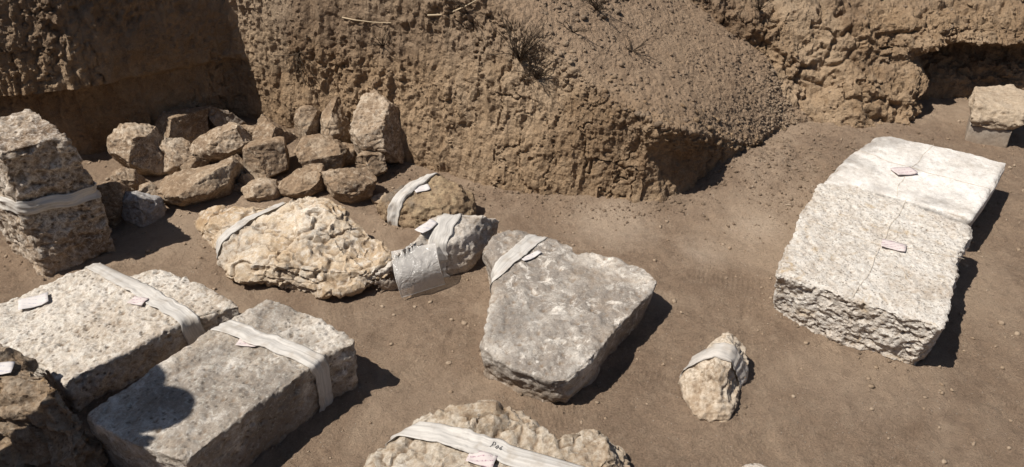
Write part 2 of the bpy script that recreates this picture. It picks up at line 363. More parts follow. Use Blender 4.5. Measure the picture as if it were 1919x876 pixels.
RINGS = {'A':[[[-1.655,2.205,-0.03],[-1.47,2.375,-0.03],[-1.69,2.56,-0.03],[-1.89,2.4,-0.03]],[[-1.66,2.215,0.25],[-1.465,2.37,0.25],[-1.69,2.55,0.25],[-1.89,2.39,0.25]],[[-1.655,2.215,0.49],[-1.485,2.345,0.5],[-1.7,2.525,0.51],[-1.89,2.39,0.5]]],
'B':[[[-1.231,1.552,-0.03],[-1.223,1.582,-0.03],[-1.105,1.699,-0.03],[-0.984,1.828,-0.03],[-0.865,1.888,-0.03],[-0.901,1.925,-0.03],[-0.999,1.989,-0.03],[-1.138,2.077,-0.03],[-1.212,2.089,-0.03],[-1.28,2.034,-0.03],[-1.382,2.122,-0.03],[-1.469,2.046,-0.03],[-1.571,1.933,-0.03],[-1.635,1.858,-0.03],[-1.589,1.726,-0.03],[-1.468,1.699,-0.03],[-1.335,1.63,-0.03]],[[-1.23,1.542,0.13],[-1.222,1.573,0.13],[-1.1,1.694,0.13],[-0.975,1.827,0.13],[-0.853,1.889,0.13],[-0.89,1.927,0.13],[-0.991,1.993,0.13],[-1.135,2.084,0.13],[-1.21,2.096,0.13],[-1.281,2.039,0.13],[-1.386,2.13,0.13],[-1.476,2.051,0.13],[-1.581,1.935,0.13],[-1.646,1.858,0.13],[-1.6,1.722,0.13],[-1.475,1.694,0.13],[-1.337,1.623,0.13]]],
'C':[[[-1.082,1.391,-0.03],[-0.979,1.553,-0.03],[-0.85,1.726,-0.03],[-0.746,1.847,-0.03],[-0.64,1.797,-0.03],[-0.527,1.731,-0.03],[-0.453,1.669,-0.03],[-0.459,1.645,-0.03],[-0.518,1.62,-0.03],[-0.593,1.504,-0.03],[-0.661,1.423,-0.03],[-0.776,1.246,-0.03],[-0.931,1.303,-0.03]],[[-1.094,1.385,0.18],[-0.987,1.553,0.18],[-0.854,1.731,0.18],[-0.747,1.855,0.18],[-0.638,1.804,0.18],[-0.521,1.736,0.18],[-0.445,1.672,0.18],[-0.451,1.648,0.18],[-0.512,1.621,0.18],[-0.59,1.502,0.18],[-0.659,1.419,0.18],[-0.778,1.236,0.18],[-0.938,1.295,0.18]]],
'D':[[[-1.528,1.598,-0.03],[-1.407,1.565,-0.03],[-1.318,1.546,-0.03],[-1.229,1.497,-0.03],[-1.155,1.431,-0.03],[-1.071,1.348,-0.03],[-1.076,1.231,-0.03],[-1.18,1.308,-0.03],[-1.261,1.333,-0.03],[-1.43,1.355,-0.03]],[[-1.528,1.598,0.105],[-1.407,1.565,0.105],[-1.318,1.546,0.105],[-1.229,1.497,0.105],[-1.155,1.431,0.105],[-1.081,1.358,0.09],[-1.081,1.271,0.09],[-1.185,1.348,0.105],[-1.266,1.373,0.11],[-1.435,1.395,0.105]],[[-1.528,1.598,0.24],[-1.407,1.565,0.24],[-1.318,1.546,0.24],[-1.229,1.497,0.24],[-1.155,1.431,0.24],[-1.091,1.368,0.21],[-1.106,1.361,0.21],[-1.21,1.438,0.24],[-1.291,1.463,0.25],[-1.46,1.485,0.24]]],
'E':[[[-1.114,2.424,-0.03],[-1.115,2.477,-0.03],[-1.068,2.482,-0.03],[-0.943,2.453,-0.03],[-0.837,2.461,-0.03],[-0.768,2.455,-0.03],[-0.698,2.456,-0.03],[-0.655,2.422,-0.03],[-0.572,2.334,-0.03],[-0.51,2.296,-0.03],[-0.483,2.239,-0.03],[-0.489,2.197,-0.03],[-0.536,2.159,-0.03],[-0.618,2.121,-0.03],[-0.737,2.137,-0.03],[-0.906,2.171,-0.03],[-0.951,2.198,-0.03],[-1.037,2.328,-0.03]],[[-1.197,2.45,0.06],[-1.199,2.516,0.09],[-1.14,2.522,0.11],[-0.984,2.486,0.125],[-0.852,2.495,0.15],[-0.765,2.488,0.18],[-0.677,2.489,0.17],[-0.623,2.447,0.14],[-0.52,2.337,0.11],[-0.443,2.289,0.08],[-0.409,2.218,0.06],[-0.417,2.166,0.045],[-0.476,2.118,0.035],[-0.578,2.071,0.03],[-0.726,2.091,0.035],[-0.937,2.133,0.04],[-0.993,2.166,0.04],[-1.101,2.329,0.045]],[[-1.099,2.377,0.1],[-1.094,2.419,0.12],[-1.045,2.425,0.13],[-0.944,2.409,0.14],[-0.821,2.421,0.165],[-0.742,2.432,0.19],[-0.678,2.425,0.19],[-0.629,2.383,0.17],[-0.568,2.311,0.125],[-0.49,2.254,0.09],[-0.456,2.203,0.08],[-0.464,2.163,0.075],[-0.518,2.127,0.085],[-0.597,2.122,0.1],[-0.722,2.124,0.11],[-0.895,2.155,0.105],[-0.953,2.194,0.1],[-1.027,2.283,0.1]]],
'F':[[[-0.522,2.617,-0.03],[-0.473,2.661,-0.03],[-0.398,2.695,-0.03],[-0.314,2.73,-0.03],[-0.235,2.706,-0.03],[-0.175,2.649,-0.03],[-0.158,2.591,-0.03],[-0.176,2.553,-0.03],[-0.262,2.498,-0.03],[-0.385,2.525,-0.03],[-0.494,2.574,-0.03]],[[-0.543,2.617,0.04],[-0.489,2.665,0.08],[-0.406,2.703,0.1],[-0.313,2.742,0.11],[-0.225,2.716,0.1],[-0.158,2.653,0.08],[-0.139,2.588,0.05],[-0.159,2.546,0.03],[-0.255,2.485,0.02],[-0.392,2.515,0.02],[-0.513,2.569,0.02]],[[-0.489,2.617,0.107],[-0.448,2.654,0.123],[-0.386,2.682,0.131],[-0.316,2.711,0.135],[-0.25,2.692,0.131],[-0.2,2.644,0.123],[-0.186,2.596,0.111],[-0.201,2.564,0.103],[-0.273,2.518,0.099],[-0.375,2.541,0.099],[-0.466,2.581,0.099]]],
'G':[[[-0.432,2.148,-0.03],[-0.373,2.166,-0.03],[-0.321,2.243,-0.03],[-0.295,2.292,-0.03],[-0.272,2.343,-0.03],[-0.204,2.344,-0.03],[-0.1,2.364,-0.03],[-0.134,2.333,-0.03],[-0.169,2.254,-0.03],[-0.219,2.231,-0.03],[-0.294,2.213,-0.03],[-0.384,2.158,-0.03]],[[-0.474,2.121,0.06],[-0.4,2.144,0.1],[-0.335,2.239,0.13],[-0.302,2.301,0.15],[-0.273,2.364,0.15],[-0.189,2.366,0.14],[-0.058,2.391,0.11],[-0.101,2.352,0.07],[-0.144,2.253,0.04],[-0.208,2.224,0.03],[-0.3,2.202,0.03],[-0.414,2.134,0.03]],[[-0.411,2.162,0.134],[-0.36,2.178,0.15],[-0.314,2.245,0.162],[-0.291,2.288,0.17],[-0.271,2.332,0.17],[-0.212,2.333,0.166],[-0.12,2.351,0.154],[-0.15,2.323,0.138],[-0.181,2.254,0.126],[-0.225,2.234,0.122],[-0.29,2.219,0.122],[-0.37,2.171,0.122]]],
'H':[[[-0.083,2.193,-0.03],[-0.055,2.242,-0.03],[0.011,2.274,-0.03],[0.116,2.256,-0.03],[0.204,2.214,-0.03],[0.212,2.179,-0.03],[0.267,2.184,-0.03],[0.348,2.148,-0.03],[0.416,2.091,-0.03],[0.447,2.025,-0.03],[0.432,1.982,-0.03],[0.291,1.784,-0.03],[0.216,1.67,-0.03],[0.16,1.607,-0.03],[0.107,1.604,-0.03],[0.011,1.654,-0.03],[-0.076,1.729,-0.03],[-0.069,1.789,-0.03],[-0.045,1.983,-0.03],[-0.042,2.063,-0.03]],[[-0.1,2.199,0.135],[-0.07,2.252,0.155],[0.001,2.286,0.155],[0.114,2.267,0.145],[0.209,2.222,0.135],[0.218,2.184,0.125],[0.276,2.189,0.135],[0.364,2.151,0.135],[0.437,2.089,0.135],[0.47,2.018,0.135],[0.453,1.972,0.125],[0.303,1.759,0.135],[0.221,1.637,0.125],[0.161,1.568,0.125],[0.105,1.565,0.12],[0.001,1.619,0.125],[-0.093,1.7,0.125],[-0.085,1.764,0.135],[-0.059,1.973,0.135],[-0.055,2.059,0.135]]],
'I':[[[0.508,1.657,-0.03],[0.551,1.716,-0.03],[0.604,1.748,-0.03],[0.648,1.78,-0.03],[0.68,1.752,-0.03],[0.694,1.7,-0.03],[0.669,1.66,-0.03],[0.616,1.542,-0.03],[0.573,1.53,-0.03],[0.525,1.559,-0.03]],[[0.491,1.656,0.04],[0.541,1.725,0.06],[0.604,1.763,0.09],[0.656,1.8,0.1],[0.693,1.768,0.09],[0.71,1.706,0.05],[0.679,1.659,0.03],[0.618,1.521,0.015],[0.567,1.506,0.01],[0.511,1.541,0.015]],[[0.566,1.661,0.121],[0.584,1.686,0.129],[0.606,1.699,0.141],[0.624,1.712,0.145],[0.637,1.7,0.141],[0.643,1.679,0.125],[0.632,1.663,0.117],[0.611,1.614,0.111],[0.593,1.609,0.109],[0.573,1.621,0.111]]],
'J':[[[1.289,2.641,-0.02],[1.141,2.449,-0.02],[0.925,2.089,-0.02],[0.875,2.017,-0.02],[0.95,1.935,-0.02],[1.027,1.882,-0.02],[1.107,1.827,-0.02],[1.222,1.754,-0.02],[1.271,1.79,-0.02],[1.425,2.003,-0.02],[1.52,2.148,-0.02],[1.583,2.243,-0.02],[1.624,2.309,-0.02],[1.565,2.485,-0.02],[1.445,2.601,-0.02]],[[1.163,2.546,0.19],[1.02,2.326,0.19],[0.866,2.037,0.19],[0.836,1.979,0.19],[0.922,1.926,0.19],[1.02,1.856,0.19],[1.139,1.775,0.19],[1.245,1.712,0.19],[1.275,1.753,0.19],[1.399,1.956,0.19],[1.472,2.079,0.19],[1.548,2.173,0.19],[1.598,2.263,0.19],[1.438,2.41,0.19],[1.283,2.518,0.19]]],
'K':[[[1.195,2.602,-0.03],[1.342,2.793,-0.03],[1.538,2.987,-0.03],[1.598,3.007,-0.03],[1.739,2.939,-0.03],[1.875,2.865,-0.03],[1.977,2.78,-0.03],[1.937,2.716,-0.03],[1.787,2.54,-0.03],[1.629,2.361,-0.03],[1.46,2.488,-0.03],[1.307,2.586,-0.03]],[[1.187,2.577,0.17],[1.34,2.776,0.17],[1.544,2.978,0.17],[1.607,2.999,0.17],[1.754,2.928,0.17],[1.895,2.851,0.17],[2.002,2.762,0.17],[1.96,2.696,0.17],[1.804,2.513,0.17],[1.639,2.326,0.17],[1.464,2.458,0.17],[1.304,2.561,0.17]]],
'L':[[[-0.369,1.294,-0.03],[-0.339,1.343,-0.03],[-0.281,1.396,-0.03],[-0.221,1.442,-0.03],[-0.144,1.449,-0.03],[-0.074,1.462,-0.03],[-0.003,1.466,-0.03],[0.048,1.43,-0.03],[0.124,1.37,-0.03],[0.214,1.404,-0.03],[0.261,1.415,-0.03],[0.279,1.309,-0.03],[0.218,1.195,-0.03],[-0.015,1.143,-0.03],[-0.304,1.188,-0.03]],[[-0.405,1.287,0.04],[-0.372,1.342,0.05],[-0.308,1.401,0.08],[-0.241,1.451,0.11],[-0.156,1.46,0.115],[-0.078,1.474,0.115],[0.001,1.478,0.11],[0.057,1.438,0.1],[0.143,1.372,0.07],[0.242,1.409,0.05],[0.294,1.422,0.04],[0.315,1.304,0.03],[0.246,1.177,0.03],[-0.012,1.119,0.05],[-0.334,1.17,0.04]],[[-0.332,1.301,0.119],[-0.306,1.344,0.123],[-0.255,1.391,0.135],[-0.201,1.432,0.147],[-0.133,1.439,0.149],[-0.071,1.45,0.149],[-0.008,1.453,0.147],[0.038,1.421,0.143],[0.106,1.368,0.131],[0.186,1.398,0.123],[0.227,1.408,0.119],[0.244,1.314,0.115],[0.189,1.212,0.115],[-0.018,1.166,0.123],[-0.275,1.207,0.119]]],
'M':[[[0.59,1.352,-0.03],[0.615,1.363,-0.03],[0.646,1.366,-0.03],[0.67,1.355,-0.03],[0.661,1.309,-0.03],[0.595,1.302,-0.03]],[[0.583,1.354,0.01],[0.613,1.367,0.02],[0.649,1.37,0.02],[0.677,1.357,0.015],[0.667,1.303,0.01],[0.589,1.295,0.01]],[[0.597,1.35,0.028],[0.618,1.359,0.032],[0.643,1.362,0.032],[0.663,1.352,0.03],[0.656,1.314,0.028],[0.601,1.309,0.028]]],
'r1':[[[-1.706,3.043,0.063],[-1.707,3.061,0.099],[-1.679,3.087,0.12],[-1.632,3.11,0.116],[-1.61,3.11,0.093],[-1.591,3.095,0.045],[-1.577,3.091,0.022],[-1.602,3.064,-0.005],[-1.653,3.048,0.016],[-1.695,3.038,0.042]],[[-1.703,2.949,0.103],[-1.704,2.978,0.16],[-1.66,3.02,0.195],[-1.584,3.057,0.188],[-1.548,3.058,0.151],[-1.518,3.033,0.073],[-1.494,3.027,0.036],[-1.535,2.983,-0.006],[-1.617,2.956,0.027],[-1.685,2.942,0.069]],[[-1.625,2.891,0.134],[-1.626,2.905,0.162],[-1.603,2.926,0.179],[-1.566,2.944,0.176],[-1.547,2.945,0.157],[-1.533,2.932,0.118],[-1.521,2.929,0.1],[-1.541,2.907,0.079],[-1.582,2.894,0.095],[-1.616,2.887,0.116]]],
'r2':[[[-1.602,3.301,0.068],[-1.592,3.314,0.086],[-1.54,3.337,0.084],[-1.49,3.359,0.079],[-1.489,3.337,0.034],[-1.524,3.312,0.017],[-1.57,3.291,0.017],[-1.598,3.282,0.026]],[[-1.607,3.234,0.105],[-1.591,3.256,0.135],[-1.507,3.294,0.131],[-1.426,3.328,0.124],[-1.425,3.293,0.05],[-1.481,3.253,0.022],[-1.555,3.219,0.023],[-1.601,3.205,0.038]],[[-1.561,3.182,0.123],[-1.553,3.193,0.138],[-1.511,3.212,0.136],[-1.471,3.229,0.133],[-1.47,3.212,0.096],[-1.498,3.192,0.082],[-1.535,3.175,0.082],[-1.558,3.168,0.09]]],
'r3':[[[-1.422,3.376,0.102],[-1.401,3.387,0.109],[-1.347,3.399,0.086],[-1.327,3.394,0.058],[-1.363,3.376,0.051],[-1.41,3.362,0.063]],[[-1.431,3.329,0.136],[-1.397,3.348,0.147],[-1.31,3.367,0.111],[-1.279,3.359,0.065],[-1.336,3.33,0.054],[-1.413,3.308,0.073]],[[-1.376,3.292,0.133],[-1.36,3.301,0.139],[-1.316,3.311,0.121],[-1.3,3.307,0.098],[-1.329,3.292,0.092],[-1.367,3.281,0.102]]],
'r4':[[[-1.386,3.134,0.028],[-1.377,3.15,0.052],[-1.34,3.179,0.079],[-1.287,3.205,0.087],[-1.255,3.212,0.074],[-1.242,3.2,0.04],[-1.277,3.173,0.016],[-1.323,3.148,0.004],[-1.363,3.13,0.001]],[[-1.399,3.042,0.055],[-1.385,3.068,0.094],[-1.324,3.114,0.136],[-1.24,3.157,0.15],[-1.187,3.168,0.129],[-1.168,3.148,0.075],[-1.223,3.105,0.035],[-1.298,3.064,0.016],[-1.361,3.035,0.01]],[[-1.291,3.013,0.106],[-1.284,3.026,0.126],[-1.254,3.049,0.147],[-1.212,3.07,0.154],[-1.186,3.076,0.144],[-1.176,3.066,0.117],[-1.204,3.044,0.097],[-1.241,3.024,0.087],[-1.273,3.009,0.084]]],
'r5':[[[-1.528,3.067,0.068],[-1.479,3.089,0.063],[-1.456,3.085,0.034],[-1.452,3.069,0.001],[-1.482,3.048,-0.01],[-1.525,3.035,0.004]],[[-1.531,3.023,0.117],[-1.452,3.057,0.11],[-1.414,3.051,0.063],[-1.408,3.026,0.01],[-1.457,2.992,-0.009],[-1.526,2.971,0.014]],[[-1.476,2.979,0.114],[-1.436,2.996,0.111],[-1.417,2.993,0.087],[-1.414,2.981,0.061],[-1.439,2.964,0.051],[-1.473,2.953,0.062]]],
'r6':[[[-1.419,2.823,0.014],[-1.404,2.839,0.028],[-1.357,2.865,0.037],[-1.298,2.893,0.037],[-1.25,2.92,0.046],[-1.238,2.912,0.022],[-1.245,2.891,-0.009],[-1.288,2.859,-0.031],[-1.336,2.837,-0.03],[-1.377,2.816,-0.033],[-1.414,2.81,-0.014]],[[-1.436,2.721,0.065],[-1.412,2.746,0.088],[-1.337,2.788,0.102],[-1.241,2.833,0.102],[-1.163,2.877,0.116],[-1.144,2.864,0.078],[-1.155,2.83,0.027],[-1.224,2.778,-0.007],[-1.301,2.743,-0.006],[-1.368,2.709,-0.012],[-1.428,2.699,0.02]],[[-1.331,2.67,0.107],[-1.319,2.682,0.118],[-1.281,2.704,0.125],[-1.233,2.726,0.125],[-1.194,2.748,0.132],[-1.185,2.742,0.113],[-1.19,2.725,0.088],[-1.225,2.699,0.071],[-1.263,2.681,0.071],[-1.297,2.664,0.068],[-1.327,2.659,0.084]]],
'r7':[[[-1.662,2.852,0.037],[-1.631,2.875,0.047],[-1.6,2.877,0.019],[-1.605,2.863,-0.001],[-1.638,2.839,-0.01],[-1.665,2.837,0.014]],[[-1.658,2.812,0.071],[-1.607,2.849,0.086],[-1.558,2.852,0.041],[-1.566,2.829,0.009],[-1.619,2.79,-0.006],[-1.663,2.788,0.034]],[[-1.612,2.781,0.078],[-1.587,2.8,0.086],[-1.562,2.801,0.063],[-1.566,2.79,0.048],[-1.593,2.77,0.04],[-1.614,2.769,0.06]]],
'r8':[[[-1.637,2.662,0.073],[-1.614,2.693,0.101],[-1.592,2.7,0.09],[-1.573,2.691,0.057],[-1.576,2.666,0.018],[-1.601,2.638,-0.003],[-1.626,2.631,0.009]],[[-1.629,2.61,0.117],[-1.592,2.659,0.161],[-1.555,2.67,0.143],[-1.526,2.656,0.091],[-1.531,2.616,0.028],[-1.57,2.571,-0.006],[-1.611,2.559,0.014]],[[-1.578,2.57,0.139],[-1.559,2.595,0.161],[-1.541,2.6,0.152],[-1.526,2.593,0.126],[-1.529,2.573,0.094],[-1.548,2.551,0.077],[-1.569,2.545,0.087]]],
'r9':[[[-1.531,2.635,0.04],[-1.502,2.658,0.05],[-1.46,2.666,0.024],[-1.449,2.658,0.003],[-1.451,2.645,-0.016],[-1.48,2.625,-0.023],[-1.513,2.625,0.008]],[[-1.536,2.584,0.084],[-1.488,2.621,0.101],[-1.42,2.634,0.059],[-1.403,2.622,0.024],[-1.406,2.601,-0.005],[-1.452,2.569,-0.017],[-1.506,2.569,0.032]],[[-1.483,2.546,0.096],[-1.459,2.564,0.104],[-1.425,2.57,0.083],[-1.416,2.564,0.066],[-1.418,2.554,0.051],[-1.441,2.538,0.045],[-1.468,2.538,0.07]]],
'r10':[[[-1.527,2.756,0.029],[-1.5,2.775,0.037],[-1.475,2.782,0.026],[-1.476,2.764,-0.003],[-1.512,2.749,0.004]],[[-1.531,2.725,0.05],[-1.487,2.755,0.062],[-1.448,2.767,0.046],[-1.449,2.739,-0.001],[-1.507,2.714,0.011]],[[-1.496,2.708,0.06],[-1.474,2.723,0.066],[-1.454,2.729,0.058],[-1.455,2.715,0.034],[-1.484,2.703,0.04]]],
'r11':[[[-1.164,3.225,0.065],[-1.153,3.239,0.087],[-1.114,3.257,0.096],[-1.078,3.252,0.06],[-1.056,3.24,0.02],[-1.108,3.219,0.014],[-1.153,3.21,0.027]],[[-1.173,3.164,0.099],[-1.156,3.188,0.135],[-1.093,3.216,0.148],[-1.035,3.208,0.091],[-0.999,3.189,0.027],[-1.083,3.155,0.017],[-1.155,3.14,0.039]],[[-1.115,3.121,0.121],[-1.107,3.132,0.139],[-1.076,3.146,0.145],[-1.046,3.142,0.117],[-1.028,3.133,0.085],[-1.07,3.116,0.08],[-1.107,3.109,0.09]]],
'r12':[[[-1.128,2.999,0.056],[-1.103,3.019,0.077],[-1.045,3.039,0.075],[-1.008,3.045,0.064],[-1.004,3.023,0.019],[-1.027,3.003,-0.003],[-1.087,2.979,-0.009],[-1.114,2.981,0.013]],[[-1.146,2.931,0.1],[-1.105,2.963,0.135],[-1.011,2.995,0.131],[-0.952,3.006,0.113],[-0.945,2.969,0.041],[-0.983,2.937,0.006],[-1.078,2.898,-0.004],[-1.123,2.901,0.031]],[[-1.081,2.879,0.122],[-1.06,2.895,0.139],[-1.013,2.911,0.137],[-0.984,2.917,0.128],[-0.981,2.898,0.092],[-0.999,2.882,0.074],[-1.047,2.863,0.069],[-1.069,2.864,0.087]]],
'r13':[[[-1.163,2.884,0.002],[-1.144,2.899,0.016],[-1.112,2.909,0.011],[-1.098,2.903,-0.01],[-1.126,2.887,-0.019]],[[-1.174,2.85,0.018],[-1.143,2.875,0.041],[-1.092,2.89,0.032],[-1.068,2.88,-0.002],[-1.114,2.854,-0.016]],[[-1.139,2.834,0.033],[-1.123,2.846,0.044],[-1.098,2.854,0.04],[-1.086,2.849,0.023],[-1.108,2.836,0.016]]],
'r14':[[[-1.094,2.803,-0.004],[-1.063,2.825,0.013],[-1.025,2.838,0.011],[-1.0,2.833,-0.012],[-1.013,2.816,-0.034],[-1.051,2.8,-0.036]],[[-1.112,2.754,0.022],[-1.061,2.79,0.05],[-1.001,2.81,0.047],[-0.96,2.803,0.009],[-0.982,2.774,-0.026],[-1.042,2.75,-0.029]],[[-1.06,2.729,0.045],[-1.035,2.746,0.059],[-1.005,2.756,0.057],[-0.985,2.753,0.039],[-0.995,2.739,0.021],[-1.026,2.726,0.02]]],
'r15':[[[-0.964,3.232,0.102],[-0.949,3.257,0.147],[-0.914,3.27,0.152],[-0.894,3.257,0.114],[-0.903,3.234,0.071],[-0.946,3.221,0.067]],[[-0.973,3.178,0.119],[-0.949,3.219,0.192],[-0.892,3.24,0.201],[-0.86,3.22,0.139],[-0.874,3.182,0.069],[-0.943,3.16,0.063]],[[-0.932,3.144,0.148],[-0.921,3.165,0.184],[-0.892,3.175,0.189],[-0.876,3.165,0.158],[-0.883,3.147,0.123],[-0.917,3.136,0.12]]],
'r16':[[[-0.868,3.204,0.086],[-0.843,3.229,0.123],[-0.821,3.249,0.154],[-0.785,3.26,0.157],[-0.772,3.25,0.13],[-0.78,3.226,0.084],[-0.789,3.207,0.05],[-0.838,3.2,0.06]],[[-0.888,3.132,0.102],[-0.847,3.171,0.162],[-0.811,3.204,0.212],[-0.754,3.221,0.217],[-0.733,3.205,0.172],[-0.746,3.166,0.098],[-0.76,3.136,0.043],[-0.84,3.124,0.06]],[[-0.839,3.086,0.137],[-0.819,3.106,0.167],[-0.801,3.122,0.192],[-0.772,3.131,0.194],[-0.761,3.123,0.172],[-0.768,3.103,0.135],[-0.775,3.088,0.107],[-0.815,3.082,0.116]]],
'r17':[[[-0.911,3.025,0.06],[-0.901,3.04,0.084],[-0.847,3.055,0.084],[-0.807,3.061,0.073],[-0.783,3.049,0.039],[-0.795,3.033,0.015],[-0.849,3.016,0.01],[-0.907,3.004,0.019]],[[-0.933,2.963,0.096],[-0.917,2.987,0.135],[-0.83,3.012,0.135],[-0.765,3.021,0.118],[-0.726,3.003,0.062],[-0.745,2.977,0.024],[-0.833,2.948,0.016],[-0.926,2.93,0.031]],[[-0.867,2.918,0.12],[-0.859,2.931,0.139],[-0.815,2.943,0.139],[-0.782,2.948,0.131],[-0.763,2.938,0.103],[-0.773,2.925,0.083],[-0.817,2.911,0.079],[-0.863,2.902,0.087]]],
'r18':[[[-0.939,2.825,0.001],[-0.928,2.843,0.026],[-0.883,2.868,0.046],[-0.844,2.878,0.041],[-0.837,2.861,0.008],[-0.858,2.84,-0.017],[-0.923,2.819,-0.019]],[[-0.956,2.764,0.022],[-0.938,2.792,0.062],[-0.865,2.834,0.094],[-0.803,2.848,0.086],[-0.791,2.821,0.032],[-0.825,2.788,-0.008],[-0.929,2.754,-0.01]],[[-0.901,2.738,0.065],[-0.893,2.752,0.085],[-0.856,2.773,0.101],[-0.825,2.78,0.097],[-0.819,2.767,0.07],[-0.836,2.75,0.05],[-0.888,2.733,0.049]]],
'r19':[[[-0.752,2.839,0.048],[-0.728,2.853,0.063],[-0.676,2.866,0.064],[-0.63,2.864,0.041],[-0.608,2.858,0.021],[-0.625,2.834,-0.013],[-0.678,2.815,-0.025],[-0.736,2.814,-0.002]],[[-0.781,2.773,0.098],[-0.743,2.796,0.122],[-0.659,2.817,0.123],[-0.585,2.814,0.087],[-0.549,2.804,0.055],[-0.576,2.767,-0.0],[-0.661,2.735,-0.02],[-0.756,2.733,0.017]],[[-0.711,2.715,0.118],[-0.692,2.727,0.13],[-0.65,2.737,0.131],[-0.613,2.736,0.113],[-0.595,2.731,0.097],[-0.608,2.712,0.069],[-0.651,2.696,0.06],[-0.698,2.695,0.078]]],
'r20':[[[-0.676,3.149,0.103],[-0.668,3.175,0.154],[-0.632,3.196,0.184],[-0.59,3.209,0.193],[-0.544,3.207,0.171],[-0.525,3.194,0.137],[-0.531,3.174,0.099],[-0.546,3.159,0.074],[-0.544,3.139,0.032],[-0.594,3.133,0.039],[-0.643,3.131,0.053],[-0.663,3.139,0.077]],[[-0.709,3.051,0.142],[-0.695,3.093,0.224],[-0.638,3.127,0.271],[-0.569,3.148,0.287],[-0.495,3.144,0.251],[-0.464,3.123,0.197],[-0.474,3.091,0.135],[-0.498,3.067,0.094],[-0.495,3.035,0.027],[-0.575,3.025,0.037],[-0.655,3.021,0.06],[-0.688,3.034,0.099]],[[-0.641,2.976,0.191],[-0.635,2.997,0.232],[-0.606,3.014,0.256],[-0.572,3.025,0.264],[-0.534,3.023,0.246],[-0.519,3.013,0.218],[-0.524,2.996,0.187],[-0.536,2.984,0.167],[-0.534,2.968,0.133],[-0.575,2.963,0.139],[-0.614,2.961,0.15],[-0.631,2.968,0.169]]],
'r21':[[[-0.65,2.958,0.06],[-0.63,2.97,0.075],[-0.589,2.974,0.067],[-0.552,2.962,0.032],[-0.583,2.95,0.02],[-0.637,2.943,0.028]],[[-0.669,2.917,0.09],[-0.636,2.936,0.113],[-0.569,2.944,0.101],[-0.51,2.925,0.044],[-0.56,2.904,0.024],[-0.648,2.893,0.038]],[[-0.628,2.88,0.102],[-0.611,2.889,0.114],[-0.578,2.893,0.108],[-0.549,2.884,0.079],[-0.573,2.873,0.07],[-0.618,2.868,0.076]]],
'r22':[[[-1.218,2.979,0.04],[-1.196,2.998,0.058],[-1.175,2.996,0.039],[-1.172,2.973,-0.005],[-1.204,2.961,-0.003]],[[-1.221,2.947,0.066],[-1.185,2.976,0.094],[-1.151,2.974,0.065],[-1.147,2.936,-0.007],[-1.199,2.917,-0.004]],[[-1.188,2.917,0.073],[-1.17,2.932,0.087],[-1.153,2.931,0.072],[-1.151,2.912,0.036],[-1.177,2.903,0.038]]],
'r23':[[[-0.791,3.079,0.034],[-0.756,3.098,0.053],[-0.717,3.1,0.039],[-0.712,3.083,0.006],[-0.75,3.072,0.001]],[[-0.811,3.038,0.057],[-0.754,3.068,0.089],[-0.691,3.072,0.066],[-0.683,3.046,0.013],[-0.744,3.026,0.005]],[[-0.768,3.008,0.073],[-0.74,3.023,0.088],[-0.708,3.025,0.077],[-0.704,3.012,0.051],[-0.735,3.002,0.046]]],
'r25':[[[-1.502,2.71,-0.005],[-1.488,2.72,-0.001],[-1.47,2.723,-0.011],[-1.475,2.714,-0.023],[-1.494,2.706,-0.02]],[[-1.503,2.693,0.008],[-1.482,2.709,0.014],[-1.453,2.714,-0.002],[-1.46,2.699,-0.021],[-1.491,2.685,-0.015]],[[-1.483,2.682,0.012],[-1.472,2.69,0.015],[-1.458,2.693,0.007],[-1.461,2.685,-0.002],[-1.477,2.678,0.001]]],
'r26':[[[-1.178,2.832,0.005],[-1.162,2.842,0.01],[-1.146,2.844,0.002],[-1.15,2.833,-0.013],[-1.171,2.826,-0.011]],[[-1.182,2.815,0.018],[-1.155,2.831,0.027],[-1.13,2.833,0.013],[-1.136,2.816,-0.012],[-1.17,2.805,-0.007]],[[-1.162,2.802,0.023],[-1.149,2.81,0.027],[-1.136,2.811,0.02],[-1.14,2.803,0.008],[-1.157,2.797,0.01]]],
'r27':[[[-0.561,2.757,-0.003],[-0.54,2.767,0.007],[-0.522,2.765,-0.004],[-0.527,2.753,-0.021],[-0.554,2.749,-0.02]],[[-0.571,2.739,0.011],[-0.536,2.755,0.027],[-0.506,2.75,0.01],[-0.515,2.732,-0.018],[-0.558,2.725,-0.016]],[[-0.552,2.721,0.019],[-0.535,2.73,0.027],[-0.52,2.727,0.018],[-0.524,2.718,0.005],[-0.546,2.714,0.005]]],
'r28':[[[-1.265,3.296,0.054],[-1.245,3.309,0.065],[-1.223,3.312,0.054],[-1.224,3.302,0.034],[-1.254,3.29,0.033]],[[-1.27,3.271,0.069],[-1.238,3.292,0.086],[-1.203,3.296,0.068],[-1.204,3.28,0.037],[-1.254,3.261,0.035]],[[-1.246,3.253,0.075],[-1.23,3.263,0.083],[-1.213,3.265,0.074],[-1.213,3.258,0.059],[-1.238,3.248,0.058]]],
'r24':[[[-1.45,3.004,0.018],[-1.406,3.032,0.032],[-1.382,3.032,0.011],[-1.389,3.012,-0.019],[-1.433,2.995,-0.013]],[[-1.457,2.962,0.045],[-1.386,3.008,0.068],[-1.347,3.007,0.033],[-1.359,2.975,-0.016],[-1.429,2.948,-0.006]],[[-1.413,2.936,0.056],[-1.378,2.959,0.068],[-1.358,2.959,0.051],[-1.364,2.943,0.026],[-1.399,2.929,0.031]]]}

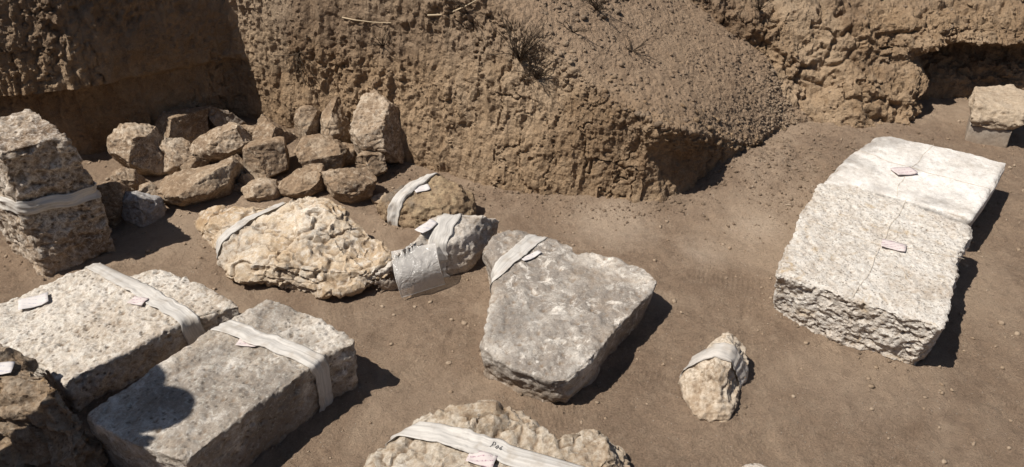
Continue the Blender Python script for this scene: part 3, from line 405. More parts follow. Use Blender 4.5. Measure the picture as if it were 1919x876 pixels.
# ------------------------------------------------------------------ ground
def warp_axis(segs):
    out = []
    for a, b, st in segs:
        n = max(1, int(round((b - a) / st)))
        out += [a + (b - a) * i / n for i in range(n)]
    return np.array(out + [segs[-1][1]])
def grid_mesh(name, P, nu, nv):
    idx = np.arange(nu * nv).reshape(nu, nv)
    f = np.stack([idx[:-1, :-1], idx[1:, :-1], idx[1:, 1:], idx[:-1, 1:]], -1).reshape(-1, 4)
    me = bpy.data.meshes.new(name)
    me.vertices.add(len(P)); me.vertices.foreach_set('co', P.astype(np.float32).ravel())
    me.loops.add(f.size); me.loops.foreach_set('vertex_index', f.ravel().astype(np.int32))
    me.polygons.add(len(f)); me.polygons.foreach_set('loop_start', np.arange(0, f.size, 4, dtype=np.int32))
    me.polygons.foreach_set('loop_total', np.full(len(f), 4, dtype=np.int32))
    me.update(calc_edges=True)
    return me
def blob(x, y, cx, cy, rx, ry):
    return np.exp(-(((x - cx) / rx) ** 2 + ((y - cy) / ry) ** 2))
HERO = 'A B C D E F G H I J K L M r6 r9 r14 r18 r19'.split()
def seg_dist(x, y, poly):
    d = np.full(len(x), 9.0)
    for (ax, ay), (bx, by) in zip(poly, poly[1:] + poly[:1]):
        ex_, ey_ = bx - ax, by - ay
        t_ = np.clip(((x - ax) * ex_ + (y - ay) * ey_) / (ex_ * ex_ + ey_ * ey_ + 1e-9), 0, 1)
        d = np.minimum(d, np.hypot(x - ax - t_ * ex_, y - ay - t_ * ey_))
    return d
def banked(x, y):
    z = np.zeros_like(x)
    for k in HERO:
        R0 = [(p[0], p[1]) for p in (RINGS[k][0] if k[0] != 'r' else RINGS[k][1])]
        xs = [p[0] for p in R0]; ys = [p[1] for p in R0]
        m_ = np.nonzero((x > min(xs) - .12) & (x < max(xs) + .12) & (y > min(ys) - .12) & (y < max(ys) + .12))[0]
        if len(m_) == 0: continue
        d = seg_dist(x[m_], y[m_], R0)
        z[m_] = np.maximum(z[m_], np.exp(-(d / 0.028) ** 2))
    return z
FOOT = [(0.34, 1.73, 0.5, 0.05, 0.11), (0.47, 1.69, -0.4, 0.045, 0.1), (-1.36, 2.29, 0.9, 0.05, 0.11), (-0.28, 1.74, 0.6, 0.06, 0.12), (0.12, 1.55, 0.2, 0.05, 0.11), (1.75, 1.6, 0.7, 0.05, 0.12), (0.75, 2.2, -0.3, 0.05, 0.12), (0.62, 1.42, 0.4, 0.05, 0.12), (1.05, 1.45, 0.9, 0.05, 0.12), (-0.15, 1.92, 1.2, 0.05, 0.11), (-0.62, 2.0, 0.3, 0.05, 0.11), (1.5, 1.55, 0.2, 0.05, 0.11), (0.8, 1.95, 1.3, 0.05, 0.12)]
def ground_z(x, y):
    p = np.stack([x, y, np.zeros_like(x)], 1)
    z = 0.014 * fbm(p * 1.6, 3, 1) + 0.009 * fbm(p * 7, 3, 2) + 0.006 * fbm(p * 26, 3, 3) + 0.0026 * fbm(p * 80, 2, 4)
    f1, f2, cid = worley(p * 30 + 3.3, 7)
    z = z + 0.0035 * np.clip(0.45 - f1, 0, 1) * (cid > 0.55)
    z = z + 0.05 * blob(x, y, -1.0, 3.3, 0.5, 0.3) + 0.02 * blob(x, y, 1.7, 3.3, 0.6, 0.4)
    z = z + banked(x, y) * (0.008 + 0.012 * fbm(p * 16, 3, 15))
    rough = blob(x, y, 1.2, 3.0, 0.5, 0.35)
    z = z + 0.045 * blob(x, y, 0.98, 2.93, 0.2, 0.16)
    z = z + rough * (0.05 + 0.02 * fbm(p * 14, 3, 9))
    z = z + 0.02 * blob(x, y, 0.2, 2.75, 0.5, 0.12)
    for fx, fy, a, w, l in FOOT:
        u = (x - fx) * math.cos(a) + (y - fy) * math.sin(a); v = -(x - fx) * math.sin(a) + (y - fy) * math.cos(a)
        m = np.clip(1.4 - ((v / w) ** 4 + (u / l) ** 4), 0, 1)
        z = z - m * (0.006 + 0.0028 * np.sin(u * 2 * math.pi / 0.017))
    return z
gx = warp_axis([(-40, -6, 3.0), (-6, -2.3, 0.12), (-2.3, 2.9, 0.0075), (2.9, 6, 0.12), (6, 40, 3.0)])
gy = warp_axis([(-40, -2, 3.0), (-2, 1.1, 0.1), (1.1, 3.9, 0.0075), (3.9, 6, 0.15), (6, 60, 3.0)])
GX, GY = np.meshgrid(gx, gy, indexing='ij')
zz = ground_z(GX.ravel(), GY.ravel())
ground = link('ground', grid_mesh('ground', np.stack([GX.ravel(), GY.ravel(), zz], 1), len(gx), len(gy)), M_GROUND)
tag(ground, kind='structure')

# ------------------------------------------------------------------ trench banks
def patch(cols, ustep, vstep, vis=(-2.5, 3.0)):
    """cols: columns of control points; straight interpolation, later smoothed."""
    C = np.array(cols, float)
    nc, nr, _ = C.shape
    us = []
    for i in range(nc - 1):
        L = np.linalg.norm(C[i + 1] - C[i], axis=1)[1:4].max()
        inside = C[i:i + 2, 1, 0].max() > vis[0] and C[i:i + 2, 1, 0].min() < vis[1]
        n = max(2, int(L / (ustep if inside else ustep * 6)))
        us += [i + k / n for k in range(n)]
    us.append(nc - 1)
    vs = []
    for j in range(nr - 1):
        L = np.median(np.linalg.norm(C[:, j + 1] - C[:, j], axis=1))
        n = max(2, int(L / (vstep if L < 1.0 else vstep * 6)))
        vs += [j + k / n for k in range(n)]
    vs.append(nr - 1)
    us = np.array(us); vs = np.array(vs)
    iu = np.minimum(us.astype(int), nc - 2); fu = (us - iu)[:, None, None]
    A = C[iu] * (1 - fu) + C[iu + 1] * fu
    iv = np.minimum(vs.astype(int), nr - 2); fv = (vs - iv)[None, :, None]
    B = A[:, iv] * (1 - fv) + A[:, iv + 1] * fv
    V = np.broadcast_to(vs[None, :], B.shape[:2])
    return B.reshape(-1, 3), len(us), len(vs), V.ravel()
def bank(name, cols, slope_from, seed, soft=6, ledge=False, ustep=0.0065, vstep=0.0065, amp=1.0, flute=1.0, lump=0.0):
    P, nu, nv, V = patch(cols, ustep, vstep)
    me = grid_mesh(name, P, nu, nv)
    e = edges_of(me)
    co = lap(P, e, soft)
    set_co(me, co)
    no = lap(get_no(me), e, 10)
    no /= np.linalg.norm(no, axis=1)[:, None] + 1e-9
    face = np.clip((slope_from - V) * 1.6 + 0.5, 0, 1)
    if ledge:
        m = np.clip((-1.2 - co[:, 0]) * 8, 0, 1) * np.clip((0.345 + 0.02 * fbm(co * np.array([5, 5, 0]) + 3, 2, 4) - co[:, 2]) * 60, 0, 1)
        co = co - no * ((0.03 + 0.07 * np.clip((-1.6 - co[:, 0]) * 6, 0, 1)) * m)[:, None]
    wv = np.stack([fbm(co * 14, 3, seed + 40 + k) for k in range(3)], 1)
    f1, f2, cid = worley(co * np.array([10, 10, 6.0]) + wv * 0.55, seed)
    g1, g2, gid = worley(co * np.array([30, 30, 19.0]) + wv * 0.35, seed + 30)
    h1, h2, hid = worley(co * np.array([68, 68, 52.0]) + wv * 0.3, seed + 60)
    q = co * np.array([16, 16, 3.0]) + wv * 0.3
    q2 = co * np.array([46, 46, 6.0]) + wv * 0.4
    crack = np.maximum(1 - np.clip(np.abs(fbm(co * np.array([4.5, 4.5, 2.2]) + wv * 0.35, 2, seed + 4)) * 40, 0, 1), 1 - np.clip(np.abs(fbm(co * np.array([9, 9, 1.6]) + wv * 0.3, 2, seed + 14)) * 30, 0, 1))
    up = np.clip((co[:, 2] - 0.10 - 0.12 * fbm(co * 3, 2, seed + 70)) * 4, 0.12, 1)
    crumb = np.clip(fbm(co * 2.8, 4, seed + 11) * 2.6 + 0.12, 0.04, 1) * up
    d = 0.045 * fbm(co * 2.6, 3, seed) * face
    d += face * crumb * (0.026 * (cid - 0.5) * np.clip((f2 - f1) * 9, 0, 1) + 0.019 * (gid - 0.5) * np.clip((g2 - g1) * 9, 0, 1) + 0.011 * (hid - 0.5) * np.clip((h2 - h1) * 5, 0, 1))
    d += face * (flute * 0.016 * (0.5 - np.abs(fbm(q, 4, seed + 2)) * 2) + 0.008 * fbm(co * 34, 4, seed + 3, 0.65) + 0.006 * fbm(q2, 3, seed + 33)) - face * crack * 0.016 * np.clip(fbm(co * 3, 2, seed + 6) * 3 + 0.3, 0, 1)
    d += (1 - face) * (0.012 * fbm(co * 4, 3, seed + 5) + 0.004 * (gid - 0.4) * np.clip((g2 - g1) * 4, 0, 1) + 0.004 * (hid - 0.4) * np.clip((h2 - h1) * 4, 0, 1) + 0.006 * fbm(co * 22, 4, seed + 90, 0.6))
    if lump:
        qd = co @ np.array([[1, 0, .5], [0, 1, 0], [-.3, 0, 1.6]])
        d += lump * face * (fbm(qd * 5.5 + wv * 0.3, 4, seed + 80) + 0.8 * np.clip(np.abs(fbm(qd * 4 + wv * 0.3, 3, seed + 81)) * 6, 0, 1) - 0.8)
    d = d * amp + 0.005 * fbm(co * 70, 3, seed + 7)
    co = co + no * d[:, None]
    set_co(me, co)
    at = me.attributes.new('spoil', 'FLOAT', 'POINT')
    at.data.foreach_set('value', (1 - face).astype(np.float32))
    me.polygons.foreach_set('use_smooth', np.ones(len(me.polygons), bool))
    me.set_sharp_from_angle(angle=math.radians(24))
    o = link(name, me, M_BANK)
    tag(o, kind='structure')
    return o, co, get_no(me), V
def wall_col(x, y, rim, lean=0.12, rimy=None):
    return [(x, y - 0.03, -0.15), (x, y, 0.0), (x, y + lean * 0.4, rim * 0.45), (x, y + lean, rim), (x, y + lean + 0.35, rim + 0.18), (x, y + lean + 1.0, rim + 0.3), (x, y + 9, rim + 0.5)]
colsA = [[(a, b, z) for a, b, z in ((-3.2, -6, -.15), (-3.25, -6, 0), (-3.3, -6, .6), (-3.4, -6, 1.4), (-3.9, -6, 1.5), (-5, -6, 1.6), (-12, -6, 1.8))], [(a, b, z) for a, b, z in ((-3.0, 0, -.15), (-3.02, 0, 0), (-3.05, 0, .6), (-3.15, 0, 1.4), (-3.9, 0, 1.5), (-5, 0, 1.6), (-12, 0, 1.8))], [(a, b, z) for a, b, z in ((-2.95, 2.7, -.15), (-2.97, 2.72, 0), (-3.0, 2.75, .5), (-3.05, 2.8, 1.1), (-3.9, 3.2, 1.4), (-5, 4, 1.5), (-12, 12, 1.6))], wall_col(-2.7, 2.84, 0.95, 0.05), wall_col(-2.2, 2.97, 0.95, 0.05), wall_col(-1.85, 3.05, 0.95, 0.05), wall_col(-1.72, 3.14, 0.95, 0.04), wall_col(-1.32, 3.44, 0.95, 0.03),  # first three columns: unseen left return, added to block some sky light
         wall_col(-1.24, 3.43, 0.95, 0.03), wall_col(-0.66, 3.14, 0.95, 0.14), wall_col(-0.38, 2.99, 0.9, 0.2),
         [(-0.1, 2.82, -0.15), (-0.1, 2.85, 0), (-0.1, 2.93, 0.38), (-0.08, 3.08, 0.72), (-0.05, 3.35, 0.85), (-0.05, 4.0, 1.1), (0, 12, 1.4)],
         [(0.15, 2.73, -0.15), (0.15, 2.76, 0), (0.16, 2.82, 0.3), (0.17, 2.93, 0.56), (0.2, 3.2, 0.7), (0.25, 4.0, 0.95), (0.3, 12, 1.4)],
         [(0.36, 2.68, -0.15), (0.36, 2.71, 0), (0.37, 2.77, 0.26), (0.38, 2.80, 0.43), (0.42, 3.15, 0.56), (0.5, 3.95, 0.82), (0.6, 12, 1.4)],
         [(0.52, 2.65, -0.15), (0.52, 2.66, 0), (0.53, 2.73, 0.24), (0.58, 2.70, 0.36), (0.6, 3.15, 0.46), (0.7, 3.85, 0.66), (0.9, 12, 1.2)],
         [(0.60, 2.67, -0.15), (0.60, 2.68, 0), (0.62, 2.77, 0.2), (0.71, 2.74, 0.31), (0.76, 3.2, 0.39), (0.85, 3.75, 0.53), (1.0, 12, 1.0)],
         [(0.74, 2.75, -0.15), (0.74, 2.78, 0), (0.80, 2.84, 0.12), (0.86, 2.91, 0.205), (0.98, 3.25, 0.28), (1.08, 3.75, 0.41), (1.2, 12, 0.9)],
         [(0.98, 3.0, -0.15), (0.98, 2.99, 0.03), (1.02, 3.03, 0.06), (1.06, 3.08, 0.09), (1.15, 3.3, 0.165), (1.26, 3.7, 0.29), (1.4, 12, 0.8)],
         [(1.22, 3.26, -0.15), (1.22, 3.28, 0.01), (1.25, 3.31, 0.03), (1.27, 3.35, 0.06), (1.3, 3.45, 0.12), (1.38, 3.7, 0.2), (1.6, 12, 0.6)],
         [(1.55, 3.42, -0.2), (1.55, 3.44, -0.02), (1.56, 3.46, -0.01), (1.57, 3.5, 0.0), (1.6, 3.6, 0.02), (1.7, 3.8, 0.05), (2, 12, 0.2)]]
bankA, coA, noA, VA = bank('trench_wall', colsA, 3.0, 11, soft=3, ledge=True)

def rock_col(base, mid, ctop, lip, liptop, back=(0, 0.55, 0.2), far=(0, 7, 0.6)):
    a = [(base[0], base[1], base[2] - 0.15), base, mid, ctop, lip, liptop]
    b = tuple(liptop[i] + back[i] for i in range(3)); c = tuple(liptop[i] + far[i] for i in range(3))
    return a + [b, c]
colsB = [rock_col((0.3, 4.0, 0.4), (0.3, 4.0, 0.6), (0.3, 4.0, 0.62), (0.3, 4.0, 0.64), (0.3, 4.05, 0.7)),
         rock_col((0.92, 3.72, 0.36), (0.92, 3.74, 0.46), (0.92, 3.77, 0.51), (0.92, 3.76, 0.54), (0.92, 3.82, 0.6)),
         rock_col((1.25, 3.54, 0.17), (1.24, 3.60, 0.27), (1.24, 3.65, 0.35), (1.24, 3.68, 0.40), (1.24, 3.74, 0.47)),
         rock_col((1.5, 3.44, 0.0), (1.47, 3.52, 0.12), (1.47, 3.60, 0.27), (1.5, 3.67, 0.36), (1.5, 3.75, 0.46)),
         rock_col((1.72, 3.38, 0.0), (1.68, 3.48, 0.15), (1.70, 3.59, 0.27), (1.72, 3.65, 0.34), (1.72, 3.71, 0.43)),
         rock_col((1.93, 3.36, 0.0), (1.95, 3.45, 0.14), (1.97, 3.66, 0.26), (1.95, 3.63, 0.33), (1.95, 3.69, 0.42)),
         rock_col((2.02, 3.48, 0.0), (2.04, 3.54, 0.14), (2.07, 3.78, 0.24), (2.08, 3.62, 0.34), (2.08, 3.68, 0.41)),
         rock_col((2.07, 3.72, 0.0), (2.10, 3.77, 0.12), (2.15, 3.9, 0.23), (2.17, 3.66, 0.335), (2.17, 3.72, 0.41)),
         rock_col((2.5, 3.74, 0.0), (2.5, 3.80, 0.12), (2.5, 3.92, 0.22), (2.5, 3.68, 0.32), (2.5, 3.74, 0.40)),
         rock_col((3.1, 3.72, 0.0), (3.1, 3.78, 0.12), (3.1, 3.92, 0.22), (3.1, 3.68, 0.33), (3.1, 3.74, 0.42)),
         rock_col((5, 3.5, 0.0), (5, 3.6, 0.2), (5, 3.7, 0.3), (5, 3.7, 0.4), (5, 3.8, 0.6)),
         rock_col((9, 2.5, 0.0), (9, 2.6, 0.2), (9, 2.7, 0.3), (9, 2.7, 0.4), (9, 2.8, 0.6))]
bankB, coB, noB, VB = bank('eroded_bank', colsB, 5.5, 23, soft=3, amp=1.25, flute=0.3, lump=0.035)

def rear_col(x, y):
    return [(x, y + 0.03, -0.15), (x, y, 0.0), (x, y - 0.1, 0.8), (x, y - 0.2, 1.7), (x, y - 0.6, 1.85), (x, y - 2, 1.95), (x, y - 12, 2.0)]
bank('rear_sky_blocker', [rear_col(x, -2.6 - 0.2 * math.sin(x)) for x in (8, 5, 2, 0, -2, -4.2)], 3.0, 31, soft=2, ustep=0.05, vstep=0.05)  # unseen wall behind the camera, added to cut sky fill on shaded faces

# ------------------------------------------------------------------ scattered clods and pebbles (uncountable)
ico = bmesh.new(); bmesh.ops.create_icosphere(ico, subdivisions=1, radius=1.0)
ICO_V = np.array([v.co for v in ico.verts]); ICO_F = np.array([[v.index for v in f.verts] for f in ico.faces]); ico.free()
def scatter(name, pts, sizes, mat, label, seed):
    rg = np.random.default_rng(seed)
    n = len(pts)
    base = ICO_V[None] * (1 + rg.uniform(-0.28, 0.28, (n, len(ICO_V), 1)))
    base = base * rg.uniform(0.55, 1.25, (n, 1, 3)) * np.asarray(sizes)[:, None, None]
    base[:, :, 2] *= 0.75
    a = rg.uniform(0, 6.28, n); c, s = np.cos(a)[:, None], np.sin(a)[:, None]
    x = base[:, :, 0] * c - base[:, :, 1] * s; y = base[:, :, 0] * s + base[:, :, 1] * c
    V = np.stack([x, y, base[:, :, 2]], 2) + np.asarray(pts)[:, None, :]
    F = (ICO_F[None] + (np.arange(n) * len(ICO_V))[:, None, None]).reshape(-1, 3)
    me = bpy.data.meshes.new(name)
    me.vertices.add(n * len(ICO_V)); me.vertices.foreach_set('co', V.astype(np.float32).ravel())
    me.loops.add(F.size); me.loops.foreach_set('vertex_index', F.ravel().astype(np.int32))
    me.polygons.add(len(F)); me.polygons.foreach_set('loop_start', np.arange(0, F.size, 3, dtype=np.int32))
    me.polygons.foreach_set('loop_total', np.full(len(F), 3, dtype=np.int32))
    me.update(calc_edges=True)
    return tag(link(name, me, mat, smooth=False), label, 'gravel', kind='stuff')
rg = np.random.default_rng(5)
N = 11000
px = rg.uniform(-2.2, 2.9, N); py = rg.uniform(1.15, 3.7, N)
dens = fbm(np.stack([px, py, px * 0], 1) * 2.5, 3, 77)
keep = rg.uniform(-0.6, 0.6, N) < dens + 0.1
px, py = px[keep], py[keep]
sz = 0.0013 + 0.0095 * rg.random(len(px)) ** 7
pz = ground_z(px, py) + sz * 0.2
scatter('ground_grit', np.stack([px, py, pz], 1), sz, M_PEB, 'tiny pale grit and pebbles strewn over the trench floor', 1)
cp = []
for k in HERO:
    R0 = np.array([(p[0], p[1]) for p in (RINGS[k][0] if k[0] != 'r' else RINGS[k][1])])
    for a_, b_ in zip(R0, np.roll(R0, -1, 0)):
        n_ = int(np.linalg.norm(b_ - a_) * 130) + 1
        u_ = rg.uniform(0, 1, n_)[:, None]
        cp.append(a_ + (b_ - a_) * u_ + rg.normal(0, 0.022, (n_, 2)))
cp = np.concatenate(cp)
sz = 0.0012 + 0.006 * rg.power(0.4, len(cp)) ** 3.0
scatter('stone_foot_crumbs', np.stack([cp[:, 0], cp[:, 1], ground_z(cp[:, 0], cp[:, 1]) + sz * 0.3], 1), sz, M_CLOD, 'small crumbs of soil lying round the feet of the stones', 31)
# crumbs at the foot of the walls and over the spoil slope
def on_surface(co, no, mask, n, seed):
    rg = np.random.default_rng(seed)
    idx = np.nonzero(mask)[0]
    return co[rg.choice(idx, n)]
m = (VA > 2.9) & (VA < 5.2) & (coA[:, 0] > 0.1) & (coA[:, 0] < 1.6)
s1 = on_surface(coA, noA, m, 9000, 3)
sz = (0.0015 + 0.010 * rg.random(len(s1)) ** 6) * (1 + 0.8 * (fbm(s1 * 3, 2, 5) > 0.1))
scatter('spoil_clods', s1, sz, M_CLOD, 'loose brown clods covering the sloping spoil heap behind the wall', 2)
N = 5200
bx_ = rg.normal(1.25, 0.35, N); by_ = rg.normal(2.98, 0.27, N)
k = (by_ > 2.35) & (by_ < 3.6) & (bx_ > 0.72) & (bx_ < 2.6)
bx_, by_ = bx_[k], by_[k]
sz = 0.0018 + 0.007 * rg.power(0.4, len(bx_)) ** 3.0
scatter('fallen_clods', np.stack([bx_, by_, ground_z(bx_, by_) + sz * 0.3], 1), sz, M_CLOD, 'loose brown clods heaped on the floor below the eroded bank', 4)
N = 2600
t = rg.uniform(0, 1, N)
wx = np.interp(t, [0, .2, .45, .7, .85, 1], [-2.1, -1.3, -0.66, -0.1, 0.36, 0.7]); wy = np.interp(t, [0, .2, .45, .7, .85, 1], [3.1, 3.4, 3.12, 2.82, 2.68, 2.74])
wy = wy - np.abs(rg.normal(0.02, 0.07, N))
sz = 0.0015 + 0.007 * rg.power(0.4, N) ** 3.2
scatter('wall_foot_crumbs', np.stack([wx, wy, ground_z(wx, wy) + sz * 0.3], 1), sz, M_CLOD, 'small earth crumbs fallen along the foot of the cut wall', 6)
m = (VB > 0.9) & (VB < 6.5) & (coB[:, 0] > 0.8) & (coB[:, 0] < 3.0)
s2 = on_surface(coB, noB, m, 1800, 8)
sz = 0.002 + 0.009 * rg.power(0.4, len(s2)) ** 3.0
scatter('bank_clods', s2, sz, M_CLOD, 'brown earth clods clinging to the eroded bank', 9)

m = (VA > 1.0) & (VA < 3.1) & (coA[:, 0] > -2.3) & (coA[:, 0] < 1.3) & (fbm(coA * 2.8, 3, 22) + 0.35 * np.clip(coA[:, 2] * 2 - 0.5, -1, 1) > 0.0)
s3 = on_surface(coA, noA, m, 5000, 13)
sz = 0.0015 + 0.008 * rg.power(0.4, len(s3)) ** 3.2
scatter('wall_crumbs', s3, sz, M_BANK, 'crumbly earth lumps standing out of the cut trench wall', 14)
m = (VA > 2.5) & (VA < 3.4) & (coA[:, 0] > 0.2) & (coA[:, 0] < 1.1)
s3 = on_surface(coA, noA, m, 380, 17)
sz = 0.004 + 0.016 * rg.random(len(s3)) ** 4
scatter('rim_lumps', s3, sz, M_BANK, 'broken earth lumps along the crumbling edge below the spoil slope', 18)
m = (VB > 0.9) & (VB < 6.2) & (coB[:, 0] > 0.8) & (coB[:, 0] < 3.0)
s3 = on_surface(coB, noB, m, 3500, 15)
sz = 0.002 + 0.012 * rg.power(0.4, len(s3)) ** 3.4
scatter('bank_crumbs', s3, sz, M_BANK, 'crumbly earth lumps standing out of the eroded bank', 16)

# ------------------------------------------------------------------ stones
white = dict(light=(0.62, 0.57, 0.50), mid=(0.48, 0.42, 0.35), dark=(0.28, 0.22, 0.165))
M_A = stone_mat('coarse_block', (0.72, 0.65, 0.56), (0.46, 0.37, 0.28), (0.15, 0.098, 0.062), big=7, speck=45, pit=0.9, relief=0.005, mottle=0.5)
M_B = stone_mat('shelly_limestone', (0.78, 0.72, 0.64), (0.66, 0.59, 0.50), (0.38, 0.295, 0.215), big=4, speck=55, pit=0.9, relief=0.005, mottle=0.38, soil=0.35)
M_C = stone_mat('grey_limestone', (0.78, 0.72, 0.64), (0.48, 0.42, 0.35), (0.28, 0.23, 0.18), crust=(0.27, 0.235, 0.2), crust_amt=0.6, big=3.2, speck=60, pit=0.7, relief=0.0045, mottle=0.28, wear=0.8, patch=(0.5, 0.62))
M_D = stone_mat('tan_block', (0.46, 0.38, 0.29), (0.29, 0.215, 0.145), (0.14, 0.098, 0.064), stain=(0.36, 0.22, 0.09), big=6, speck=60, pit=0.7, relief=0.004)
M_E = stone_mat('ochre_limestone', (0.74, 0.67, 0.57), (0.62, 0.50, 0.36), (0.42, 0.285, 0.16), big=4, speck=45, pit=0.3, stain=(0.44, 0.285, 0.145), crust=(0.58, 0.535, 0.47), crust_amt=0.35, relief=0.004, wear=0.9, patch=(0.5, 0.62), soil=0.45)
M_F = stone_mat('straw_brown_stone', (0.42, 0.32, 0.2), (0.27, 0.185, 0.11), (0.14, 0.095, 0.06), crust=(0.2, 0.17, 0.14), crust_amt=0.3, big=7, speck=60, pit=0.6, relief=0.004)
M_G = stone_mat('pale_splinter', (0.70, 0.645, 0.57), (0.55, 0.485, 0.41), (0.36, 0.295, 0.235), big=6, speck=60, pit=0.4)
M_H = stone_mat('lichen_slab', (0.74, 0.68, 0.60), (0.34, 0.30, 0.258), (0.235, 0.2, 0.168), crust=(0.28, 0.245, 0.21), crust_amt=0.3, big=3.4, speck=80, pit=0.3, relief=0.004, mottle=0.22, wear=1.0, patch=(0.54, 0.61))
M_I = stone_mat('knobbly_stone', (0.70, 0.615, 0.50), (0.44, 0.345, 0.25), (0.24, 0.17, 0.11), big=9, speck=50, pit=0.5)
M_J = stone_mat('white_marble', (0.75, 0.705, 0.64), (0.68, 0.625, 0.55), (0.46, 0.38, 0.30), stain=(0.5, 0.36, 0.2), big=7, speck=95, pit=0.75, relief=0.0045, mottle=0.3, soil=0.22)
M_K = stone_mat('smooth_marble', (0.78, 0.745, 0.695), (0.70, 0.655, 0.595), (0.42, 0.375, 0.325), crust=(0.30, 0.27, 0.24), crust_amt=0.5, big=3.0, speck=60, pit=0.12, relief=0.002, mottle=0.12, wear=0.3, soil=0.15)
M_L = stone_mat('buff_limestone', (0.60, 0.54, 0.45), (0.45, 0.36, 0.26), (0.28, 0.2, 0.13), big=5, speck=50, pit=0.5, stain=(0.34, 0.235, 0.135), relief=0.004)
M_R = [stone_mat('rubble_buff', (0.56, 0.46, 0.345), (0.255, 0.182, 0.12), (0.14, 0.095, 0.062), big=6, speck=60, pit=0.6, mottle=0.4, wear=0.7, patch=(0.52, 0.64), dust=(0.27, 0.185, 0.115), dust_amt=0.6),
       stone_mat('rubble_pale', (0.62, 0.525, 0.41), (0.32, 0.236, 0.162), (0.155, 0.106, 0.07), big=7, speck=50, pit=0.7, mottle=0.45, wear=0.8, patch=(0.5, 0.62), dust=(0.3, 0.215, 0.14), dust_amt=0.4),
       stone_mat('rubble_grey', (0.36, 0.31, 0.26), (0.23, 0.185, 0.145), (0.13, 0.1, 0.08), big=7, speck=60, pit=0.3, dust=(0.25, 0.18, 0.12), dust_amt=0.5),
       stone_mat('rubble_slate', (0.58, 0.56, 0.54), (0.36, 0.345, 0.335), (0.24, 0.23, 0.22), big=5, speck=60, pit=0.1)]

def stone(name, key, mat, label, cat, voxel=0.006, group=None, **kw):
    me = stone_mesh(RINGS[key], voxel, sum(map(ord, key)), **kw)
    o = link(name, me, mat)
    tag(o, label, cat, group)
    return o
S = {}
BLK = dict(soft=3, big=0.010, mid=0.006, fine=0.003, pits=0.010, pit_scale=38, chip=1.0)
S['A'] = stone('upright_block', 'A', M_A, 'tall squared block standing upright at the left edge, strip tied round its middle', 'stone block', 0.006, soft=3, big=0.012, mid=0.010, fine=0.003, pits=0.020, pit_scale=26, chip=1.2, rough_side=0.010, sharp=32)
S['B'] = stone('flat_block', 'B', M_B, 'broad pale pitted flat block with a notched back edge, left of the grey block', 'stone block', 0.0045, **BLK)
S['C'] = stone('long_block', 'C', M_C, 'long grey squared block at lower left with a person\'s shadow on it', 'stone block', 0.0045, **dict(BLK, pits=0.007))
S['D'] = stone('corner_block', 'D', M_D, 'dark shaded tan block cut off by the bottom left corner of the picture', 'stone block', 0.007, soft=2, big=0.016, mid=0.010, fine=0.004, pits=0.010, pit_scale=30, plates=0.03, rough_side=0.014, sharp=28)
S['E'] = stone('ochre_boulder', 'E', M_E, 'large low ochre and cream boulder with a crumpled strip across its left end', 'boulder', 0.005, soft=2, big=0.010, mid=0.005, fine=0.0025, pits=0.002, pit_scale=30, layer=0.004, crevice=0.014, plates=0.034, chip=0.5, sharp=24)
S['F'] = stone('brown_stone', 'F', M_F, 'flat straw-brown stone with a bent white strip, in front of the cut wall', 'stone', 0.006, soft=3, big=0.015, mid=0.014, fine=0.005, pits=0.008, pit_scale=34)
S['G'] = stone('splinter_stone', 'G', M_G, 'pointed grey stone wrapped in white strip beside the clear plastic bag', 'stone', 0.0055, soft=1, big=0.010, mid=0.008, fine=0.003, plates=0.008, cuts=4, cut_depth=0.08, grow=1.1, sharp=30)
S['H'] = stone('broken_slab', 'H', M_H, 'grey five-sided slab with white lichen patches in the middle of the floor', 'stone slab', 0.0055, soft=3, big=0.012, mid=0.007, fine=0.003, pits=0.006, pit_scale=40, layer=0.006)
S['I'] = stone('wedge_stone', 'I', M_I, 'small jagged wedge-shaped stone with a grey paper strip over it', 'stone', 0.0038, soft=1, big=0.008, mid=0.009, fine=0.003, plates=0.015, pits=0.004, pit_scale=46, cuts=7, cut_depth=0.12, crevice=0.006, grow=1.0)
S['J'] = stone('pitted_slab', 'J', M_J, 'thick white pitted slab with a rough front face, nearer of the two on the right', 'stone slab', 0.0045, soft=5, big=0.008, mid=0.005, fine=0.003, pits=0.005, pit_scale=52, pit_side=0.8, rough_side=0.012, chip=1.3, sharp=28)
S['K'] = stone('smooth_slab', 'K', M_K, 'smoother white and grey slab lying directly behind the thick pitted slab', 'stone slab', 0.0055, soft=3, big=0.006, mid=0.003, fine=0.0015)
S['L'] = stone('buff_boulder', 'L', M_L, 'buff boulder with a hollow and a written strip, cut by the bottom edge', 'boulder', 0.005, soft=2, big=0.016, mid=0.006, fine=0.004, plates=0.024, sharp=26, crevice=0.010, pits=0.003, pit_scale=30, holes=[(-0.085, 1.405, 0.12, 0.024, 0.09), (-0.105, 1.435, 0.12, 0.016, 0.04)])
S['M'] = stone('small_stone', 'M', M_B, 'small pale stone just peeking in at the bottom edge', 'stone', 0.005, soft=2, big=0.006, mid=0.005, fine=0.002)
